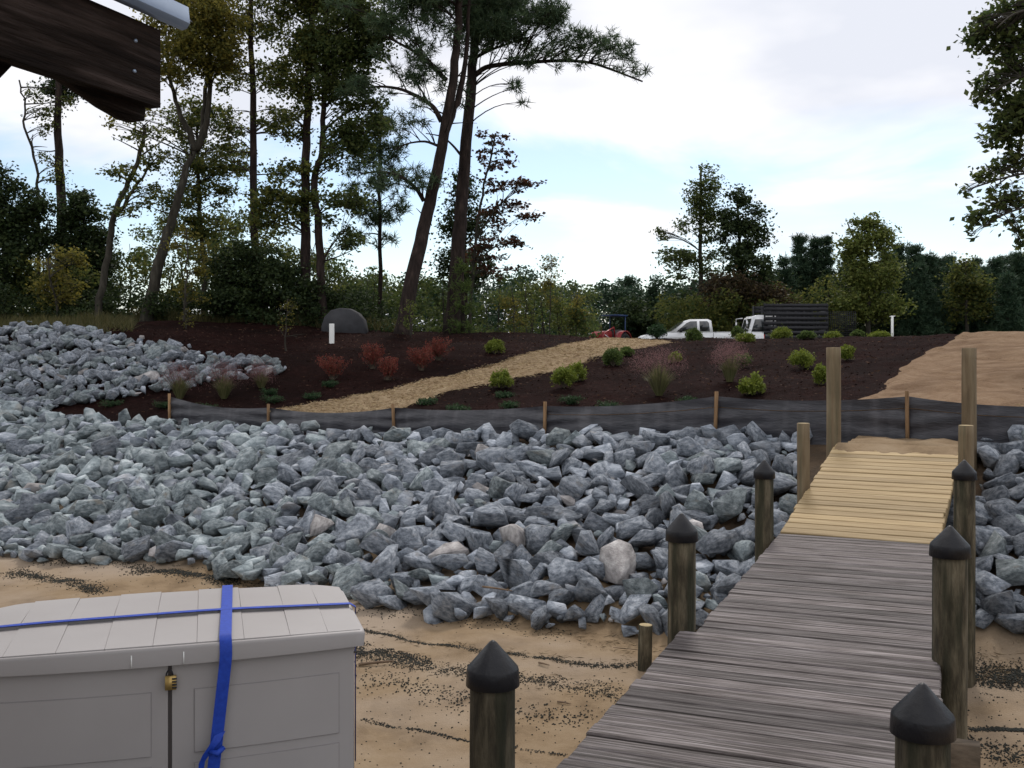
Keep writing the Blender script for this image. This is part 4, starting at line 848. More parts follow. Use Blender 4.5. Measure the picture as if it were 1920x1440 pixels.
tree('oak_tree', 'full olive tree in the middle of the left wood, branching below the golden crown', 'tree', 36, [[(385, 620), (380, 520), (372, 420), (368, 320), (372, 230)]], .14,
     [(370, 230, 60, 45, 14, 20), (385, 300, 75, 40, 17, 20), (380, 365, 75, 24, 13, 17), (400, 425, 62, 20, 8, 16), (340, 420, 50, 30, 7, 16)], 'oak', 'broad', .115, 1.15, 'bark_grey', 17, flatc=.45)
tree('oak_tree', 'tall straight slender tree with thin side branches between the oaks', 'tree', 35, [[(481, 620), (480, 480), (479, 330), (478, 180), (476, 60), (474, -70)]], .21,
     [(445, 150, 35, 26, 6, 16), (450, 60, 40, 40, 6, 18), (520, 130, 36, 40, 6, 16), (440, 235, 36, 24, 6, 14), (500, 30, 36, 30, 5, 17), (515, 225, 28, 20, 4, 13), (480, -40, 80, 40, 10, 24), (440, 300, 30, 20, 4, 12)], 'oak', 'broad', .12, 1.0, 'bark_pine', 18, dead=14)
tree('oak_tree', 'tall tree with dark straight trunk under a dense green crown', 'tree', 34, [[(574, 625), (573, 500), (571, 380), (572, 270), (578, 150), (583, 20), (586, -80)]], .25,
     [(560, 50, 55, 60, 18, 22), (570, 150, 60, 40, 14, 20), (540, 230, 45, 30, 9, 17), (545, 350, 55, 40, 14, 18), (530, 410, 50, 36, 10, 18), (600, -30, 100, 50, 16, 26)], 'oak', 'broad', .13, 1.2, 'bark_pine', 19)
tree('oak_tree', 'crooked tree beside the dark straight trunk, wide green crown to the right', 'tree', 33.5, [[(608, 625), (603, 520), (598, 440), (584, 360), (582, 318), (597, 280), (602, 200), (606, 80), (612, -60)]], .2,
     [(660, 50, 65, 70, 22, 24), (690, 60, 45, 60, 10, 20), (640, 150, 50, 50, 15, 20), (680, 230, 55, 40, 14, 19), (640, 280, 50, 40, 10, 18), (640, 370, 40, 36, 7, 17), (625, 440, 45, 30, 7, 15)], 'green', 'broad', .13, 1.25, 'bark_pine', 20, limbs=[[(601, 500), (615, 470), (640, 440), (662, 428), .04], [(604, 490), (635, 480), (668, 462), .03]])
tree('slim_tree', 'bare-stemmed grey tree leaning right and forking, thin foliage, left of the oaks', 'tree', 32.5, [[(180, 612), (186, 540), (198, 460), (210, 405), (228, 350), (250, 300), (264, 262), (270, 235)], [(210, 408), (228, 385), (248, 345), (268, 315), (284, 290)]], .16,
     [(268, 250, 40, 26, 7, 13), (235, 330, 32, 26, 5, 12), (270, 365, 36, 30, 6, 13), (290, 300, 25, 25, 4, 12), (230, 400, 30, 16, 3, 10)], 'oak', 'broad', .12, .9, 'bark_grey', 21, dead=5)
tree('pine_tree', 'bare pine trunk rising behind the cedar under the eave, foliage only at its top', 'tree', 38, [[(127, 620), (126, 480), (126, 350), (128, 230), (130, 140)]], .30, [(130, 165, 42, 18, 7, 15), (110, 150, 36, 30, 5, 16), (150, 120, 60, 30, 8, 18)], 'dark', 'broad', .14, 1.2, 'bark_pine', 22, dead=4)
tree('slim_tree', 'thin crooked dead-topped tree at the far left of the wood', 'tree', 37, [[(72, 620), (70, 480), (68, 360), (62, 290), (52, 240), (55, 200), (54, 160)], [(60, 285), (50, 260), (47, 245)]], .085, [(85, 190, 34, 30, 7, 12), (92, 240, 26, 22, 4, 10), (95, 310, 26, 30, 5, 12)], 'oak', 'broad', .11, .7, 'bark_grey', 23, dead=3)
tree('cedar_tree', 'dense dark evergreen with pointed top behind the leaning grey tree', 'tree', 36, [[(150, 620), (150, 480), (150, 350)]], .14, [(150, 365, 18, 18, 5, 14), (152, 410, 34, 30, 16, 16), (155, 470, 48, 40, 26, 19), (155, 540, 52, 50, 30, 20)], 'dark', 'broad', .12, 1.7, 'bark_grey', 24)
tree('oak_tree', 'dark round-topped tree cut by the left frame edge', 'tree', 35, [[(10, 620), (8, 520), (5, 420), (0, 340)]], .16, [(0, 350, 28, 36, 10, 17), (10, 420, 40, 40, 16, 18), (45, 440, 40, 50, 16, 18), (70, 390, 30, 36, 7, 16), (15, 500, 50, 50, 18, 19)], 'dark', 'broad', .13, 1.4, 'bark_grey', 25)
tree('oak_tree', 'small yellowing tree low at the left wood edge above the rocks', 'tree', 33, [[(112, 618), (114, 560), (118, 490)]], .06, [(118, 495, 40, 30, 10, 14), (112, 540, 42, 24, 9, 14)], 'gold', 'broad', .11, 1.0, 'bark_grey', 26)
tree('holly_tree', 'dark green holly under the tall straight trees at the wood edge', 'tree', 33.5, [[(470, 622), (470, 560), (472, 480)]], .1, [(470, 500, 60, 36, 18, 17), (450, 560, 60, 40, 20, 18), (520, 545, 50, 45, 18, 18), (580, 565, 42, 45, 16, 17)], 'dark', 'broad', .11, 1.6, 'bark_grey', 27)
tree('slim_tree', 'thin leafless-stemmed sapling standing in the left thicket', 'tree', 32, [[(345, 620), (352, 560), (356, 480), (355, 430)]], .05, [(355, 470, 30, 45, 9, 12), (365, 540, 26, 34, 7, 11)], 'gold', 'broad', .10, .8, 'bark_grey', 28)

thicket('thicket', 'tangle of olive and brown shrubs under the trees of the left wood', [(-40, 480, 600), (60, 500, 605), (150, 520, 610), (230, 470, 612), (300, 480, 615), (380, 460, 618), (450, 450, 620), (560, 470, 622), (640, 530, 625)], 34, 41, 'oak', .13, 51, .95, 26)
thicket('thicket', 'airy yellow-green saplings and shrubs filling the gaps of the left wood', [(-40, 420, 600), (60, 440, 605), (180, 470, 610), (240, 430, 612), (330, 410, 615), (430, 400, 618), (520, 400, 620), (600, 440, 622), (660, 520, 626)], 38, 45, 'green', .14, 57, .62, 20)
thicket('thicket', 'dark green undergrowth along the foot of the left wood', [(-40, 545, 604), (150, 560, 608), (250, 555, 612), (400, 550, 616), (560, 555, 622), (640, 560, 626), (760, 575, 630)], 32.5, 35, 'dark', .11, 52, .8)
thicket('thicket', 'shrubs of mixed green behind the big pines and maple', [(620, 535, 630), (690, 520, 632), (760, 540, 632), (850, 510, 634), (920, 530, 634), (1000, 520, 636), (1060, 540, 636), (1110, 560, 636)], 37, 46, 'green', .14, 53, 1.0, 24)
thicket('thicket', 'far hazy line of low woodland between the pines and the parked vehicles', [(600, 545, 640), (760, 535, 640), (900, 545, 640), (1000, 510, 640), (1060, 545, 640), (1150, 552, 640), (1180, 530, 640), (1240, 540, 640), (1300, 530, 640), (1360, 545, 640)], 62, 75, 'farpine', .24, 54, 1.5)
thicket('thicket', 'olive and brown shrubs behind the white pickup and black trailer', [(1240, 560, 640), (1300, 575, 640), (1360, 560, 640), (1430, 555, 640), (1520, 545, 640), (1570, 540, 640)], 54, 60, 'oak', .18, 55, 1.3, 10)
thicket('thicket', 'mixed dark wood filling the background on the right', [(1150, 570, 642), (1330, 555, 642), (1440, 525, 642), (1560, 520, 642), (1680, 500, 642), (1800, 515, 642), (1960, 525, 642)], 60, 72, 'dark', .22, 56, 1.6)
for k, (px, top, h) in enumerate([(962, 540, 0), (985, 530, 0), (1030, 480, 0), (1050, 545, 0), (1078, 550, 0)]):
    L = ['thin yellowing sapling just right of the maple', 'small pale-leaved sapling beneath the maple', 'tallest wispy sapling left of the red tractor', 'wispy sapling between the tall one and the red tractor', 'low wispy sapling beside the red tractor'][k]
    tree('sapling', L, 'tree', 35 + k * .6, [[(px, 636), (px + 2, 590), (px - 3 + 2 * k, top)]], .032, [(px, top + 30, 16, 30, 8, 10), (px + 3, top + 70, 18, 24, 5, 10)], 'gold' if k % 2 == 0 else 'yellow', 'broad', .085, .55, 'bark_grey', 60 + k)
conifer('pine_tree', 'small bright green young pine at the foot of the tall straight pine', 868, 492, 33.5, 26, 'shrub', 71, lsize=.17, cover=.8)

# right-hand trees
for k, (px, top, D, w, L) in enumerate([(1590, 470, 64, 34, 'dark pine showing left behind the yellow-green tree'), (1662, 478, 64, 34, 'dark pine showing right behind the yellow-green tree'), (1795, 492, 65, 40, 'pine behind the pale rounded tree at right'), (1725, 498, 58, 44, 'broad low pine in front of the dark row at right'), (1440, 515, 64, 34, 'pine right behind the dense rounded tree')]):
    conifer('pine_tree', L, px, top, D, w * 1.15, 'farpine', 190 + k, lsize=.27, cover=2.0)
tree('tall_tree', 'tall airy tree with small leaves rising above the white pickup', 'tree', 58, [[(1314, 640), (1315, 560), (1315, 470), (1314, 380), (1316, 315)], ], .20,
     [(1320, 335, 20, 24, 7, 10), (1315, 375, 38, 34, 18, 12), (1312, 425, 36, 34, 13, 12), (1270, 480, 34, 22, 8, 12), (1240, 440, 20, 8, 4, 8), (1285, 500, 36, 30, 8, 13), (1345, 500, 25, 30, 5, 12)], 'green', 'broad', .17, 1.0, 'bark_grey', 81)
tree('tall_tree', 'dense rounded tree right beside the tall airy one', 'tree', 57, [[(1392, 640), (1392, 560), (1392, 460), (1388, 365)]], .2, [(1386, 370, 16, 16, 6, 11), (1388, 405, 34, 26, 16, 13), (1394, 450, 42, 32, 20, 14), (1395, 505, 46, 30, 18, 15)], 'dark', 'broad', .18, 1.25, 'bark_grey', 82)
tree('small_tree', 'rusty low tree beneath the dense rounded one behind the pickup', 'tree', 56, [[(1370, 640), (1372, 590), (1375, 540)]], .12, [(1370, 550, 48, 30, 16, 15), (1440, 560, 45, 30, 14, 15)], 'brown', 'broad', .17, 1.3, 'bark_grey', 83)
for k, (px, top, D, w, L) in enumerate([(1500, 438, 62, 40, 'broad blue-green pine with the leftmost of three pointed tops'), (1528, 440, 63, 30, 'blue-green pine with the middle of three pointed tops'), (1549, 445, 62, 28, 'blue-green pine with the rightmost of three pointed tops'), (1470, 490, 60, 36, 'lower pine at the left foot of the three pointed pines'),
        (1686, 452, 60, 30, 'dark pine tip just right of the yellow-green tree'), (1712, 462, 61, 40, 'dark pine, second right of the yellow-green tree'), (1742, 476, 60, 40, 'dark pine, third right of the yellow-green tree'), (1770, 482, 62, 42, 'dark pine left of the pale rounded tree at right'),
        (1840, 505, 60, 42, 'dark pine right of the pale rounded tree'), (1866, 492, 61, 34, 'pointed pine near the right frame edge'), (1910, 485, 58, 40, 'dark pine cut by the right frame edge'), (1890, 515, 56, 34, 'low dark pine between the two at the right frame edge'), (1225, 545, 64, 26, 'small dark pine in the gap left of the tall airy tree'), (1180, 530, 66, 24, 'small pine left of the tall airy tree, behind the red tractor')]):
    conifer('pine_tree', L, px, top, D, w * 1.15, 'farpine', 90 + k, lsize=.27, cover=2.0)
gp = np.random.default_rng(66)
for k, px in enumerate((1700, 1728, 1757, 1782, 1830, 1852, 1880, 1900, 1925)):
    conifer('pine_tree', 'dark pine standing deep in the dense row that fills the right background', px, 478 + gp.uniform(-6, 30), 66 + gp.uniform(-2, 3), 40, 'farpine', 300 + k, 'dark pines deep in the right-hand row', lsize=.27, cover=1.6)
tree('poplar_tree', 'yellow-green rounded tree, the tallest in the right-hand wood', 'tree', 55, [[(1628, 640), (1628, 560), (1625, 480), (1635, 405)], [(1627, 500), (1612, 450), (1606, 410)]], .2, [(1636, 418, 14, 16, 7, 10), (1606, 425, 14, 20, 6, 10), (1640, 455, 32, 28, 18, 13), (1600, 470, 28, 34, 14, 13), (1635, 510, 44, 34, 22, 14), (1640, 565, 46, 38, 24, 15), (1590, 550, 36, 40, 14, 14)], 'yellow', 'broad', .17, 1.2, 'bark_grey', 110)
tree('poplar_tree', 'pale rounded tree among the dark pines at right', 'tree', 57, [[(1812, 640), (1812, 570), (1808, 490)]], .16, [(1808, 495, 18, 16, 7, 11), (1815, 530, 34, 24, 16, 13), (1820, 570, 40, 30, 16, 14)], 'oak', 'broad', .18, 1.2, 'bark_grey', 111)
tree('poplar_tree', 'near tree at the right edge whose leafy branches hang into the sky', 'tree', 21, [[(2130, 720), (2120, 500), (2110, 250), (2105, 0), (2100, -250)]], .30,
     [(1900, 40, 60, 40, 20, 17), (1850, 60, 40, 30, 12, 15), (1835, 80, 24, 16, 6, 12), (1895, 120, 34, 34, 12, 16), (1850, 165, 22, 22, 7, 13), (1835, 190, 14, 12, 3, 9), (1895, 200, 34, 30, 13, 16), (1880, 250, 36, 26, 13, 15), (1895, 300, 30, 24, 9, 14), (1850, 325, 24, 14, 6, 11), (1810, 357, 12, 8, 3, 8), (1880, 370, 36, 18, 9, 13), (1840, 405, 24, 14, 7, 12), (1825, 432, 12, 10, 3, 9), (1900, 400, 26, 30, 7, 13), (1912, 450, 12, 20, 5, 10), (2000, 150, 90, 180, 60, 26), (2060, 0, 120, 200, 40, 30)], 'green', 'broad', .14, .72, 'bark_grey', 112, depthk=.7, flatc=.85,
     limbs=[[(2108, 130), (2030, 50), (1950, 22), (1870, 45), (1832, 78), .05], [(2112, 230), (2020, 150), (1930, 140), (1870, 165), (1838, 188), .045], [(2114, 300), (2020, 225), (1930, 230), (1870, 255), .04], [(2116, 400), (2010, 330), (1920, 325), (1860, 340), (1812, 357), .04], [(2117, 440), (2010, 385), (1930, 385), (1870, 405), (1828, 432), .035]])

# ---------------------------------------------------------------- planting on the mulch
def shrub(px, py, wpx, hpx, leaf, label, name='shrub', cat='shrub', style='globe', lsize=.05, group=None, seed=None, D=None):
    p = ray(px, py, fine=True) if D is None else np.array(((px - 960) / F * D, D, float(hxy((px - 960) / F * D, D)))); m = p[1] / F; R = wpx * m / 2 * (1.2 if style in ('vase', 'low', 'grass') else .72); H = hpx * m * (1.15 if style == 'vase' else 1.05 if style == 'grass' else .92); g = np.random.default_rng(int(px * 7 + py)); root = thing(name, label, cat, tuple(p), 0, group)
    st = Acc(); fo = Acc()
    if style == 'globe':
        k = 26; C = []
        for _ in range(k):
            d = rvec(g, 1)[0]; d[2] = abs(d[2]) * 1.1 - .1; e = np.array((d[0] * R, d[1] * R, H * .42 + d[2] * H * .55)) * g.uniform(.75, 1.08); st.tube(bez((0, 0, .0), e, g, .05, 4), np.linspace(.012, .004, 4), 4, cap=False)
            n = 120; C.append(e + g.normal(0, 1, (n, 3)) * np.array((R * .22, R * .22, H * .13)))
        C = np.concatenate(C); leaf_quads(fo, C[C[:, 2] > .01], lsize, g, 0, .45)
    elif style == 'vase':
        for _ in range(46):
            t = g.uniform(0, 6.28); sp = g.uniform(.15, 1) ; e = np.array((math.cos(t) * R * sp, math.sin(t) * R * sp, H * g.uniform(.55, 1.05))); B = bez((g.normal(0, .03), g.normal(0, .03), 0), e, g, .12, 6); st.tube(B, np.linspace(.008, .003, 6), 3, cap=False)
            n = 60; f = g.uniform(.3, 1, n); C = np.stack([np.interp(f, np.linspace(0, 1, 6), B[:, q]) for q in range(3)], -1) + g.normal(0, .022, (n, 3)); leaf_quads(fo, C, lsize, g, 0, .5)
    elif style == 'low':
        for _ in range(26):
            t = g.uniform(0, 6.28); e = np.array((math.cos(t) * R, math.sin(t) * R, H * g.uniform(.3, 1))) * g.uniform(.5, 1); B = bez((0, 0, .02), e, g, .25, 5); st.tube(B, np.linspace(.008, .003, 5), 3, cap=False)
            n = 40; f = g.uniform(.2, 1, n); C = np.stack([np.interp(f, np.linspace(0, 1, 5), B[:, q]) for q in range(3)], -1) + g.normal(0, .025, (n, 3)); leaf_quads(fo, C, lsize, g, 0, .35)
    if style == 'grass':
        bl = Acc(); n = 420; t = g.uniform(0, 6.28, n); sp = g.random(n) ** .7; e = np.stack([np.cos(t) * R * .75 * sp, np.sin(t) * R * .75 * sp, H * (.45 + .3 * (1 - sp)) * g.uniform(.7, 1.1, n)], -1); b0 = np.stack([np.cos(t), np.sin(t), 0 * t], -1) * .06; m1 = b0 + (e - b0) * .5 + np.array((0, 0, .12 * H)); w = np.stack([-np.sin(t), np.cos(t), 0 * t], -1) * .006
        bl.add(np.stack([b0 - w, b0 + w, m1 + w * .8, m1 - w * .8], 1).reshape(-1, 3), np.arange(4 * n).reshape(-1, 4)); bl.add(np.stack([m1 - w * .8, m1 + w * .8, e + w * .15, e - w * .15], 1).reshape(-1, 3), np.arange(4 * n).reshape(-1, 4)); build('blades', bl, LM['blade'], root, world=False)
        n = 220; t = g.uniform(0, 6.28, n); sp = g.random(n) ** .6; e = np.stack([np.cos(t) * R * sp, np.sin(t) * R * sp, H * (.75 + .25 * (1 - sp)) * g.uniform(.75, 1.05, n)], -1); C = np.repeat(e, 14, 0) + g.normal(0, 1, (n * 14, 3)) * np.array((.06, .06, .11)); leaf_quads(fo, C, .035, g, 0, .16)
        for q in range(40): st.tube(bez((0, 0, 0), e[q], g, .1, 4), .003, 3, cap=False)
        build('plumes', fo, LM['plume'], root, world=False); build('stems', st, M['twig'], root, world=False); return root
    build('foliage', fo, LM[leaf], root, world=False); build('stems', st, M['twig'], root, world=False)
    return root
G = 'rounded green shrubs set out on the mulch'
for a in [(928, 664, 36, 28, 'lime', 'round green shrub on the upper mulch left of the straw path bend'), (940, 728, 46, 32, 'lime', 'yellow-green shrub at the lower edge of the straw path'), (1058, 728, 48, 36, 'lime', 'bright yellow shrub, left lobe of the pair below the straw path'), (1082, 716, 36, 34, 'lime', 'bright yellow shrub, right lobe of the pair below the straw path'), (1150, 687, 38, 34, 'shrub', 'dark green shrub on the lower rim of the straw path'), (1176, 668, 30, 16, 'shrub', 'small brownish shrub behind the dark green one on the path rim'),
          (1411, 741, 48, 36, 'lime', 'bright round lime shrub nearest the silt fence'), (1540, 722, 36, 34, 'lime', 'lime shrub half hidden by the tall left ramp post'), (1589, 676, 32, 27, 'lime', 'lime shrub just right of the tall left ramp post'), (1505, 693, 54, 34, 'lime', 'wide green shrub left of the tall left ramp post'), (1265, 680, 28, 18, 'lime', 'small green shrub above the large plumed grass'), (1390, 690, 40, 26, 'shrub', 'olive shrub right behind the smaller plumed grass')]:
    shrub(*a[:5], a[5], group=G, lsize=.055)
for a in [(1300, 642, 34, 22, 'shrub', 'olive shrub in front of the pickup door', 29.5), (1382, 636, 28, 22, 'shrub', 'shrub in front of the pickup bed end', 30.5), (1398, 646, 40, 16, 'lime', 'low lime shrub in front of the white cab', 28.5), (1466, 636, 42, 24, 'lime', 'lime shrub in front of the black slatted body', 30), (1512, 645, 36, 14, 'shrub', 'low shrub below the black slatted body', 28.5), (1562, 634, 32, 20, 'lime', 'shrub right of the black slatted body', 30), (1607, 645, 26, 12, 'shrub', 'smallest low shrub on the crest', 28.5), (1650, 636, 42, 14, 'lime', 'flat lime shrub left of the thin white post', 29.5), (1232, 640, 36, 28, 'juniper', 'dark shrub in front of the pickup bonnet', 31)]:
    shrub(*a[:5], a[5], group=G, lsize=.06, D=a[6])
for a in [(623, 712, 56, 40, 'lowest left red shrub below the white pipe'), (698, 692, 44, 40, 'red shrub up slope in the middle of the red group'), (727, 713, 34, 36, 'small red shrub just below the middle one'), (790, 695, 46, 38, 'larger red shrub of the right-hand pair'), (822, 676, 48, 36, 'red shrub highest on the slope at the right of the red group')]:
    shrub(*a[:4], 'barberry', a[4], style='vase', lsize=.038, group='red shrubs on the mulch')
for a in [(1236, 742, 90, 84, 'large clump of ornamental grass with pink plumes in the mulch'), (1368, 716, 58, 66, 'smaller plumed grass clump left of the lime shrub'), (337, 748, 60, 58, 'pink plumed grass at the end of the silt fence by the rocks'), (420, 748, 62, 62, 'pink plumed grass in front of the upper rock heap'), (490, 728, 44, 40, 'green and pink grass at the tip of the upper rock heap')]:
    shrub(*a[:4], 'blade', a[4], name='ornamental_grass', cat='grass clump', style='grass', group='plumed grass clumps on the mulch')
for a in [(860, 772, 50, 12, 'left of three creeping junipers above the fence middle'), (800, 758, 40, 10, 'faint creeping juniper near the path foot'), (945, 745, 34, 10, 'creeping juniper below the yellow-green path shrub'), (955, 765, 36, 12, 'creeping juniper directly behind the fence middle stake'), (1070, 758, 44, 18, 'creeping juniper below the bright yellow pair'), (1140, 770, 44, 20, 'creeping juniper nearest the fence left of the large grass'), (1288, 757, 32, 14, 'creeping juniper right of the large grass foot'), (510, 755, 40, 16, 'creeping juniper above the straw path foot'), (505, 740, 26, 12, 'tiny creeping juniper below the rock heap tip'), (390, 770, 44, 14, 'creeping juniper behind the fence left end'), (585, 748, 34, 12, 'creeping juniper at the left of the straw path'), (618, 725, 36, 10, 'creeping juniper below the lowest red shrub'), (310, 765, 40, 14, 'creeping juniper left of the fence end'), (210, 762, 40, 10, 'creeping juniper between the two rock heaps')]:
    shrub(*a[:4], 'juniper', a[4], style='low', lsize=.045, name='juniper', group='creeping junipers near the fence')
tree('sapling', 'newly planted bare sapling with white stem in the mulch', 'tree', 27.5, [[(537, 650), (537, 615), (539, 560)]], .03, [(537, 590, 20, 26, 7, 8)], 'gold', 'broad', .05, .3, 'bark_grey', 120, dead=8)
tree('sapling', 'thin twin-stemmed sapling with a few yellow leaves left of the planted one', 'tree', 30, [[(348, 634), (347, 600), (346, 560)], [(348, 632), (356, 600), (362, 555)]], .022, [(352, 590, 12, 26, 5, 7)], 'gold', 'broad', .06, .35, 'bark_grey', 121, dead=4)
tree('sapling', 'leafy suckers at the foot of the leaning pine', 'tree', 31.2, [[(770, 640), (772, 600), (774, 570)]], .03, [(768, 590, 16, 24, 6, 9)], 'yellow', 'broad', .08, .6, 'bark_grey', 122)

# ---------------------------------------------------------------- loose litter
def litter():
    g = np.random.default_rng(31)
    a = Acc(); n = 9000; s = g.uniform(-24, 6, n); nn = g.uniform(14.6, 30, n); x, y = xy(s, nn); C = np.stack([x, y, hgt(s, nn) + .012], -1); leaf_quads(a, C, .075, g, .75, .35); tag(build('mulch_chips', a, M['chip']), 'loose bark chips lying on the mulch', kind='stuff')
    a = Acc(); idx = g.integers(0, PX.size, 15000); C = np.stack([PX.ravel()[idx] + g.normal(0, .06, 15000), PY.ravel()[idx] + g.normal(0, .06, 15000), PZ.ravel()[idx] + .012], -1); z = hxy(C[:, 0], C[:, 1]); C[:, 2] = np.maximum(C[:, 2], z + .01); leaf_quads(a, C, .095, g, .8, .12)
    ys = LY.ravel(); near = np.nonzero((sn(LX.ravel(), LY.ravel())[1] > 14.5) & (sn(LX.ravel(), LY.ravel())[1] < 17) & (LX.ravel() < 11))[0]; idx = g.choice(near, 2500); C = np.stack([LX.ravel()[idx] + g.normal(0, .08, 2500), LY.ravel()[idx] + g.normal(0, .08, 2500), LZ.ravel()[idx] + .02], -1); leaf_quads(a, C, .12, g, .8, .14)
    tag(build('straw_bits', a, M['straw_bits']), 'loose straw and wood shreds on the path and lot', kind='stuff')
    # shell and seed wrack left on the sand by the tide
    a = Acc(); base = np.array([(1, 0, 0), (-1, 0, 0), (0, 1, 0), (0, -1, 0), (0, 0, .8), (0, 0, -.8)], float); fc = np.array([(0, 2, 4), (2, 1, 4), (1, 3, 4), (3, 0, 4), (2, 0, 5), (1, 2, 5), (3, 1, 5), (0, 3, 5)])
    def bits(P, size):
        n = len(P); R = g.uniform(.55, 1.25, n)[:, None, None] * size; V = base[None] * R * .78 * g.uniform(.7, 1.2, (n, 1, 3)) + P[:, None]; a.add(V.reshape(-1, 3), (fc[None] + 6 * np.arange(n)[:, None, None]).reshape(-1, 3))
    def line(pts, n, wid, size):
        Q = np.array([ray(*p)[:2] for p in pts]); d = np.concatenate([[0], np.cumsum(np.linalg.norm(np.diff(Q, axis=0), axis=1))]); t = g.uniform(0, d[-1], n); x = np.interp(t, d, Q[:, 0]); y = np.interp(t, d, Q[:, 1])
        off = g.normal(0, 1, n) * wid * (.6 + .8 * np.abs(fbm(t * 1.3, t * 0, 7, 2) * 2)); y = y + off + .10 * fbm(t * 1.1, t * 0 + 3, 9, 3); x = x + g.normal(0, wid * .6, n); bits(np.stack([x, y, hxy(x, y) + .004], -1), size)
    line([(660, 1178), (730, 1190), (800, 1206), (900, 1220), (1000, 1230), (1100, 1246), (1150, 1248), (1195, 1243)], 1700, .024, .010)
    line([(660, 1222), (760, 1240), (880, 1262), (980, 1272), (1080, 1285), (1180, 1300)], 1700, .13, .011)
    line([(660, 1212), (720, 1224), (800, 1240)], 900, .09, .012)
    line([(672, 1262), (760, 1280), (860, 1310), (960, 1330), (1110, 1345)], 650, .16, .013)
    line([(680, 1346), (780, 1368), (880, 1390), (960, 1398), (1060, 1412)], 420, .02, .011)
    line([(660, 1150), (800, 1150), (950, 1165), (1080, 1190)], 420, .20, .012)
    line([(20, 1072), (90, 1082), (150, 1098), (190, 1112)], 1500, .10, .013); line([(250, 1066), (320, 1074), (380, 1080), (440, 1092)], 1500, .09, .013); line([(80, 1050), (200, 1056), (300, 1064), (480, 1100), (560, 1110)], 900, .14, .013)
    line([(1815, 1258), (1870, 1262), (1930, 1268)], 1500, .10, .012); line([(1815, 1362), (1860, 1362), (1930, 1372)], 700, .015, .011); line([(1810, 1395), (1870, 1405), (1930, 1415)], 500, .13, .012)
    for px0, px1, py0, py1, n in ((670, 1180, 1290, 1440, 420), (0, 480, 1045, 1110, 300), (1810, 1920, 1240, 1440, 200)):
        P = np.array([ray(g.uniform(px0, px1), g.uniform(py0, py1), fine=True) for _ in range(n // 2)]); P[:, 2] += .003; bits(P, .010)
    rd = Acc()
    for pts, n, w in (([(660, 1180), (730, 1190), (800, 1206), (900, 1220), (1000, 1230), (1100, 1246), (1190, 1243)], 260, .06), ([(660, 1222), (760, 1240), (880, 1262), (980, 1272), (1180, 1300)], 300, .14), ([(1000, 1180), (1100, 1195), (1180, 1215), (1210, 1235)], 260, .14), ([(20, 1072), (190, 1108)], 150, .12), ([(250, 1066), (440, 1092), (600, 1118)], 300, .12), ([(1815, 1250), (1930, 1262)], 260, .12)):
        Q = np.array([ray(*p)[:2] for p in pts]); d = np.concatenate([[0], np.cumsum(np.linalg.norm(np.diff(Q, axis=0), axis=1))]); t = g.uniform(0, d[-1], n); x = np.interp(t, d, Q[:, 0]) + g.normal(0, w, n); y = np.interp(t, d, Q[:, 1]) + g.normal(0, w, n)
        leaf_quads(rd, np.stack([x, y, hxy(x, y) + .006], -1), .085, g, .9, .07)
    tag(build('reed_bits', rd, M['chip2']), 'broken reed stems mixed into the tide lines on the sand', kind='stuff')
    tag(build('shell_wrack', a, M['shell']), 'dark shells and seeds left in wavy tide lines on the sand', kind='stuff')
    for k, (p, q, r, L) in enumerate([((672, 1250), (738, 1243), .016, 'short driftwood stick on the sand right of the storage box'), ((1010, 1245), (1030, 1250), .01, 'tiny twig on the tide line behind the lone piling'), ((905, 1102), (960, 1110), .012, 'thin reddish stick lying across the lowest rocks'), ((1150, 1216), (1196, 1220), .007, 'thin twig on the sand beside the mossy stub'), ((1045, 1318), (1070, 1323), .008, 'short twig on the pale sand between piling and dock')]):
        A, B = ray(*p), ray(*q); 
        if k == 2: A, B = Wp(*p, 11.2), Wp(*q, 11.0)
        a = Acc(); a.tube(bez(A + np.array((0, 0, r)), B + np.array((0, 0, r)), g, .04, 6), [r, r, r * .9, r * .8, r * .7, r * .4], 6); tag(build('stick', a, M['stick'], smooth=True), L, 'stick')
    # pale lump of driftwood by the stub
    # tall grass behind the upper rocks
    a = Acc(); n = 5200; px = g.uniform(-60, 250, n); D = g.uniform(28.5, 34, n); x = (px - 960) / F * D; z = hxy(x, D); ok = ~inpoly(*sn(x, D), UPPER); x, D, z = x[ok], D[ok], z[ok]; n = len(x); b = np.stack([x, D, z], -1); e = b + np.stack([g.normal(0, .14, n), g.normal(0, .14, n), g.uniform(.12, .6, n) * (.5 + np.abs(fbm(x * .9, D * .9, 2, 2))), ], -1); w = np.array((.012, 0, 0))
    a.add(np.stack([b - w, b + w, e], 1).reshape(-1, 3), np.arange(3 * n).reshape(-1, 3)); 
    n = 7000; px = g.uniform(200, 760, n); D = g.uniform(33.0, 35.5, n); x = (px - 960) / F * D; z = hxy(x, D); b = np.stack([x, D, z], -1); e = b + np.stack([g.normal(0, .12, n), g.normal(0, .12, n), g.uniform(.15, .5, n)], -1); a.add(np.stack([b - w, b + w, e], 1).reshape(-1, 3), np.arange(3 * n).reshape(-1, 3))
    tag(build('tall_grass', a, LM['meadow']), 'tall dry grass along the edge of the left wood', kind='stuff')
litter()

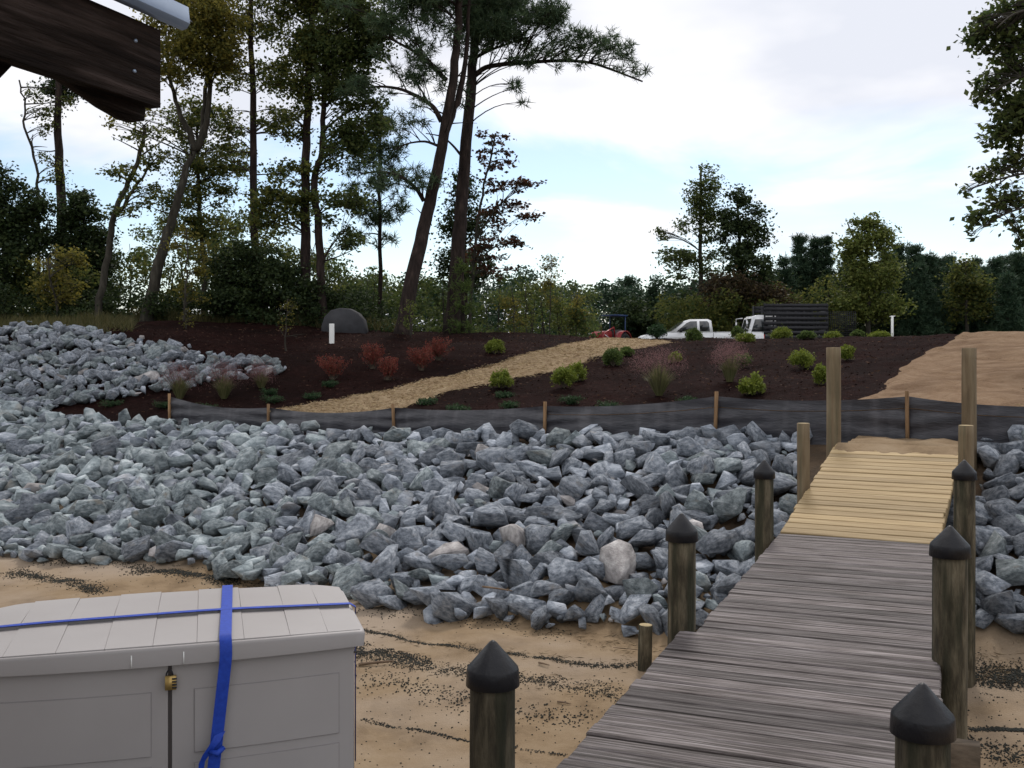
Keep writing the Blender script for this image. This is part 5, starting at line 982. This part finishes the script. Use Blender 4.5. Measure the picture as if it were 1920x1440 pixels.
# ---------------------------------------------------------------- vehicles beyond the crest
def wheel(root, x, y, r, w, name='wheel'):
    a = Acc(); a.lathe([(r * .62, -w / 2), (r * .94, -w / 2), (r, -w * .35), (r, w * .35), (r * .94, w / 2), (r * .62, w / 2), (r * .62, -w / 2)], 24)
    o = build(name, a, M['tyre'], root, world=False, smooth=False); o.location = (x, y, r); o.rotation_euler = (math.pi / 2, 0, 0)
    b = Acc(); b.lathe([(r * .62, -w * .3), (r * .5, -w * .34), (.05, -w * .2), (.001, -w * .2)], 20); b.lathe([(r * .62, w * .3), (r * .5, w * .34), (.05, w * .2), (.001, w * .2)], 20); build('rim', b, M['chrome'], o, world=False)
def pickup(name, label, px0, px1, D, paint, cabfrac=1.0):
    """pickup facing left; px0 nose, px1 tail."""
    L = (px1 - px0) / F * D; x0 = (px0 - 960) / F * D; sc = L / 5.4; zg = float(hxy(x0 + L / 2, D, False))
    root = thing(name, label, 'pickup truck', (x0 + L / 2, D, zg)); root.scale = (sc, sc, sc)
    W = .92; X = lambda v: v - 2.7
    def arch(cx, r=.42, z=.36): return [(cx + r * math.cos(t), z + r * math.sin(t)) for t in np.linspace(math.pi, 0, 9)]
    side = [(X(.06), .42), (X(.02), .62), (X(.06), .90), (X(.22), 1.02), (X(1.25), 1.10), (X(3.18), 1.10), (X(3.18), 1.09), (X(5.36), 1.09), (X(5.40), .60), (X(5.32), .46), (X(4.62), .42)] + arch(X(4.2))[::-1] + [(X(3.7), .36), (X(1.4), .36)] + arch(X(.95))[::-1] + [(X(.5), .38)]
    a = Acc(); n = len(side); rings = [[(p[0], s * W * k, p[1]) for p in side] for s, k in ((-1, .985), (1, .985))]
    a.add(sum(rings, []), [tuple(range(n)), tuple(range(n, 2 * n))[::-1]] + [(i, n + i, n + (i + 1) % n, (i + 1) % n) for i in range(n)]); 
    body = build('body', a, paint, root, world=False)
    # fenders bulge
    for cx in (.95, 4.2):
        for s in (-1, 1):
            b = Acc(); P = np.array([[(X(cx) + r * math.cos(t), s * (W + (.018 if r < .5 else .0)), .36 + r * math.sin(t)) for t in np.linspace(math.pi, 0, 13)] for r in (.42, .46, .52)]); b.grid(P); build('fender_flare', b, paint, body, world=False)
    # cab: lower edge wide, roof narrower
    lo = [(X(1.30), 1.10), (X(3.14), 1.10)]; pr = [(X(1.28), 1.10), (X(1.98), 1.62), (X(2.20), 1.70), (X(2.95), 1.71), (X(3.10), 1.64), (X(3.16), 1.10)]
    yz = lambda z: W * .97 - (z - 1.1) * .28
    a = Acc(); n = len(pr); v = [(p[0], -yz(p[1]), p[1]) for p in pr] + [(p[0], yz(p[1]), p[1]) for p in pr]; a.add(v, [tuple(range(n)), tuple(range(2 * n - 1, n - 1, -1))] + [(i, n + i, n + (i + 1) % n, (i + 1) % n) for i in range(n)])
    cab = build('cab', a, paint, root, world=False)
    def pane(poly, nm, s):
        b = Acc(); off = .006; q = [(x, s * (yz(z) + off), z) for x, z in poly]; q2 = [(x, s * (yz(z) - .02), z) for x, z in poly]; k = len(poly); b.add(q + q2, [tuple(range(k)) if s < 0 else tuple(range(k))[::-1]] + [(i, k + i, k + (i + 1) % k, (i + 1) % k) for i in range(k)]); build(nm, b, M['glass'], cab, world=False)
    for s in (-1, 1):
        pane([(X(1.56), 1.16), (X(2.02), 1.54), (X(2.18), 1.61), (X(2.47), 1.62), (X(2.47), 1.16)], 'door_window', s); pane([(X(2.58), 1.16), (X(2.58), 1.62), (X(2.92), 1.62), (X(3.0), 1.55), (X(3.02), 1.16)], 'rear_side_window', s)
        b = Acc(); b.box((X(1.72), s * (W + .12), 1.2), (.1, .2, .16)); build('mirror', b, M['black'], cab, world=False)
        for xx in (2.53, 3.17): b = Acc(); b.box((X(xx), s * (W * .985 + .002), .78), (.014, .008, .62)); build('door_seam', b, M['black'], body, world=False)
        b = Acc(); b.box((X(2.4), s * (W + .012), .98), (.14, .03, .035)); build('door_handle', b, M['black'], body, world=False)
        b = Acc(); b.box((X(.10), s * .68, .78), (.12, .36, .17)); build('headlight', b, M['lamp'], body, world=False)
        b = Acc(); b.box((X(5.385), s * .80, .86), (.05, .14, .34)); build('tail_light', b, M['redlens'], body, world=False)
    b = Acc(); b.add([(X(1.34), -.76, 1.15), (X(1.34), .76, 1.15), (X(1.95), .66, 1.60), (X(1.95), -.66, 1.60)] , [(0, 1, 2, 3)]); b.v[-1] += np.array((-.02, 0, .03)); build('windscreen', b, M['glass'], cab, world=False)
    b = Acc(); b.add([(X(3.165), -.62, 1.2), (X(3.165), .62, 1.2), (X(3.12), .58, 1.6), (X(3.12), -.58, 1.6)], [(3, 2, 1, 0)]); b.v[-1] += np.array((.01, 0, 0)); build('rear_window', b, M['glass'], cab, world=False)
    b = Acc(); b.box((X(4.28), 0, 1.0925), (2.0, 1.56, .012)); build('bed_opening', b, M['black'], body, world=False)
    for xx in (3.24, 5.33): b = Acc(); b.box((X(xx), 0, 1.115), (.06, 1.8, .05)); build('bed_rail', b, paint, body, world=False)
    for s in (-1, 1): b = Acc(); b.box((X(4.28), s * .85, 1.118), (2.1, .1, .055)); build('bed_rail', b, paint, body, world=False)
    for xx in (.0, 5.42): b = Acc(); b.box((X(xx), 0, .52), (.14, 1.74, .2)); build('bumper', b, M['chrome'], root, world=False)
    b = Acc(); b.box((X(.03), 0, .80), (.06, .9, .2)); build('grille', b, M['black'], root, world=False)
    for cx in (.95, 4.2):
        for s in (-1, 1): wheel(root, X(cx), s * .80, .36, .24)
    return root
pickup('pickup_truck', 'white extended-cab pickup parked beyond the straw path crest', 1197, 1424, 46.5, M['white_paint'])
pickup('pickup_truck', 'dark blue pickup mostly hidden behind the white pickup bonnet', 1160, 1345, 57, M['blue_paint'])
def stake_truck():
    D = 49.; x0 = (1393 - 960) / F * D; zg = float(hxy(x0 + 2, D, False)); root = thing('stake_truck', 'white-cabbed truck with tall black slatted body behind the shrubs', 'truck', (x0, D, zg))
    pr = [(.0, .45), (.02, 1.05), (.28, 1.98), (.5, 2.06), (1.35, 2.06), (1.4, .45)]; a = Acc(); a.prism(pr, -.95, .95); cab = build('cab', a, M['white_paint'], root, world=False)
    for s in (-1, 1):
        b = Acc(); poly = [(.16, 1.2), (.36, 1.86), (1.1, 1.86), (1.1, 1.2)]; b.prism(poly, s * .957 - .005, s * .957 + .005); build('door_window', b, M['glass'], cab, world=False)
        b = Acc(); b.tube([(.12, s * .98, 1.35), (-.08, s * 1.12, 1.4), (-.08, s * 1.12, 1.95), (.2, s * .98, 1.98)], .025, 6); build('mirror_bracket', b, M['white_paint'], cab, world=False)
        b = Acc(); b.box((-.08, s * 1.14, 1.62), (.05, .18, .36)); build('mirror', b, M['chrome'], cab, world=False)
        b = Acc(); b.box((.0, s * .7, .72), (.06, .28, .18)); build('headlight', b, M['lamp'], cab, world=False)
    b = Acc(); b.add([(.045, -.8, 1.15), (.045, .8, 1.15), (.255, .74, 1.9), (.255, -.74, 1.9)], [(0, 1, 2, 3)]); b.v[-1] += np.array((-.02, 0, 0.01)); build('windscreen', b, M['glass'], cab, world=False)
    b = Acc(); b.box((2.7, 0, .66), (4.0, .9, .18)); build('chassis', b, M['black'], root, world=False)
    X0, X1 = .72, 3.75
    b = Acc(); b.box(((1.45 + X1) / 2, 0, .84), (X1 - 1.45, 2.2, .1)); build('bed_floor', b, M['black'], root, world=False)
    for s in (-1, 1):
        rk = Acc(); 
        for x in np.linspace(X0 + .05, X1 - .05, 8): rk.box((x, s * 1.12, 1.7), (.07, .05, 1.8))
        side = build('rack_posts', rk, M['black'], root, world=False)
        for z in (1.0, 1.22, 1.44, 1.66, 1.88, 2.10, 2.32, 2.50): b = Acc(); b.box(((X0 + X1) / 2, s * 1.16, z), (X1 - X0, .03, .165)); build('slat', b, M['black'], side, world=False)
    for z in (1.0, 1.3, 1.6, 1.9, 2.2, 2.45): b = Acc(); b.box((X1 + .02, 0, z), (.03, 2.2, .16)); build('tail_slat', b, M['black'], root, world=False)
    gt = Acc()
    for z in np.arange(1.05, 2.25, .09): gt.box((X1 + .75, -.9, z), (1.3, .02, .022))
    for x in np.linspace(X1 + .1, X1 + 1.4, 14): gt.box((x, -.9, 1.62), (.02, .02, 1.22))
    build('open_tailgate', gt, M['black'], root, world=False)
    b = Acc(); b.box((3.0, -1.0, 1.05), (.8, .02, .25)); build('side_panel', b, M['white_pvc'], root, world=False)
    for x in (.75, 3.0):
        for s in (-1, 1): wheel(root, x, s * .88, .40, .24)
stake_truck()
def tractor():
    D = 48.; x0 = (1140 - 960) / F * D; zg = float(hxy(x0, D, False)) + .05; root = thing('tractor', 'small red tractor with loader arms and steel roll bar beside the path crest', 'tractor', (x0, D, zg), math.radians(52)); root.scale = (.78,) * 3
    a = Acc(); a.prism([(-1.15, .75), (-1.18, 1.2), (-1.0, 1.34), (-.1, 1.40), (0, 1.1), (0, .7)], -.32, .32); build('bonnet', a, M['red_paint'], root, world=False)
    a = Acc(); a.box((.1, 0, .62), (2.2, .4, .26)); build('chassis', a, M['black'], root, world=False)
    a = Acc(); a.prism([(.05, .78), (.05, 1.05), (.35, .95), (.9, .95), (1.0, 1.5), (1.1, 1.5), (1.05, .78)], -.28, .28); build('seat', a, M['black'], root, world=False)
    for s in (-1, 1):
        a = Acc(); P = np.array([[(.75 + r * math.cos(t), s * y, .68 + r * math.sin(t)) for t in np.linspace(2.7, .3, 10)] for r, y in ((.70, .42), (.74, .42), (.74, .82), (.70, .82))]); a.grid(P); build('fender', a, M['red_paint'], root, world=False)
        wheel(root, .75, s * .62, .64, .36); wheel(root, -.85, s * .55, .38, .22)
        a = Acc(); a.tube([(.05, s * .45, 1.0), (-.05, s * .45, 1.62), (-1.05, s * .45, 1.25), (-1.75, s * .45, .55)], .055, 4); build('loader_arm', a, M['red_paint'], root, world=False)
        a = Acc(); a.tube([(-.1, s * .45, .8), (-1.1, s * .45, 1.15)], .03, 6); build('hydraulic_ram', a, M['chrome'], root, world=False)
    a = Acc(); a.prism([(-1.7, .9), (-1.75, .25), (-2.25, .2), (-2.2, .26), (-1.82, .32), (-1.76, .92)], -.8, .8); build('bucket', a, M['red_paint'], root, world=False)
    a = Acc(); a.tube([(1.05, -.55, .9), (1.1, -.55, 2.3), (1.1, .55, 2.3), (1.05, .55, .9)], .04, 6); build('roll_bar', a, M['blue_paint'], root, world=False)
    a = Acc(); a.box((.75, 0, 2.36), (1.1, 1.2, .07)); build('canopy', a, M['blue_paint'], root, world=False)
    a = Acc(); a.tube([(.0, 0, 1.15), (.25, 0, 1.4)], .02, 6); an = np.linspace(0, 6.283, 13); a.tube([(.25 + .1 * math.cos(t), .17 * math.sin(t), 1.4 + .12 * math.cos(t)) for t in an], .015, 5); build('steering_wheel', a, M['black'], root, world=False)
tractor()
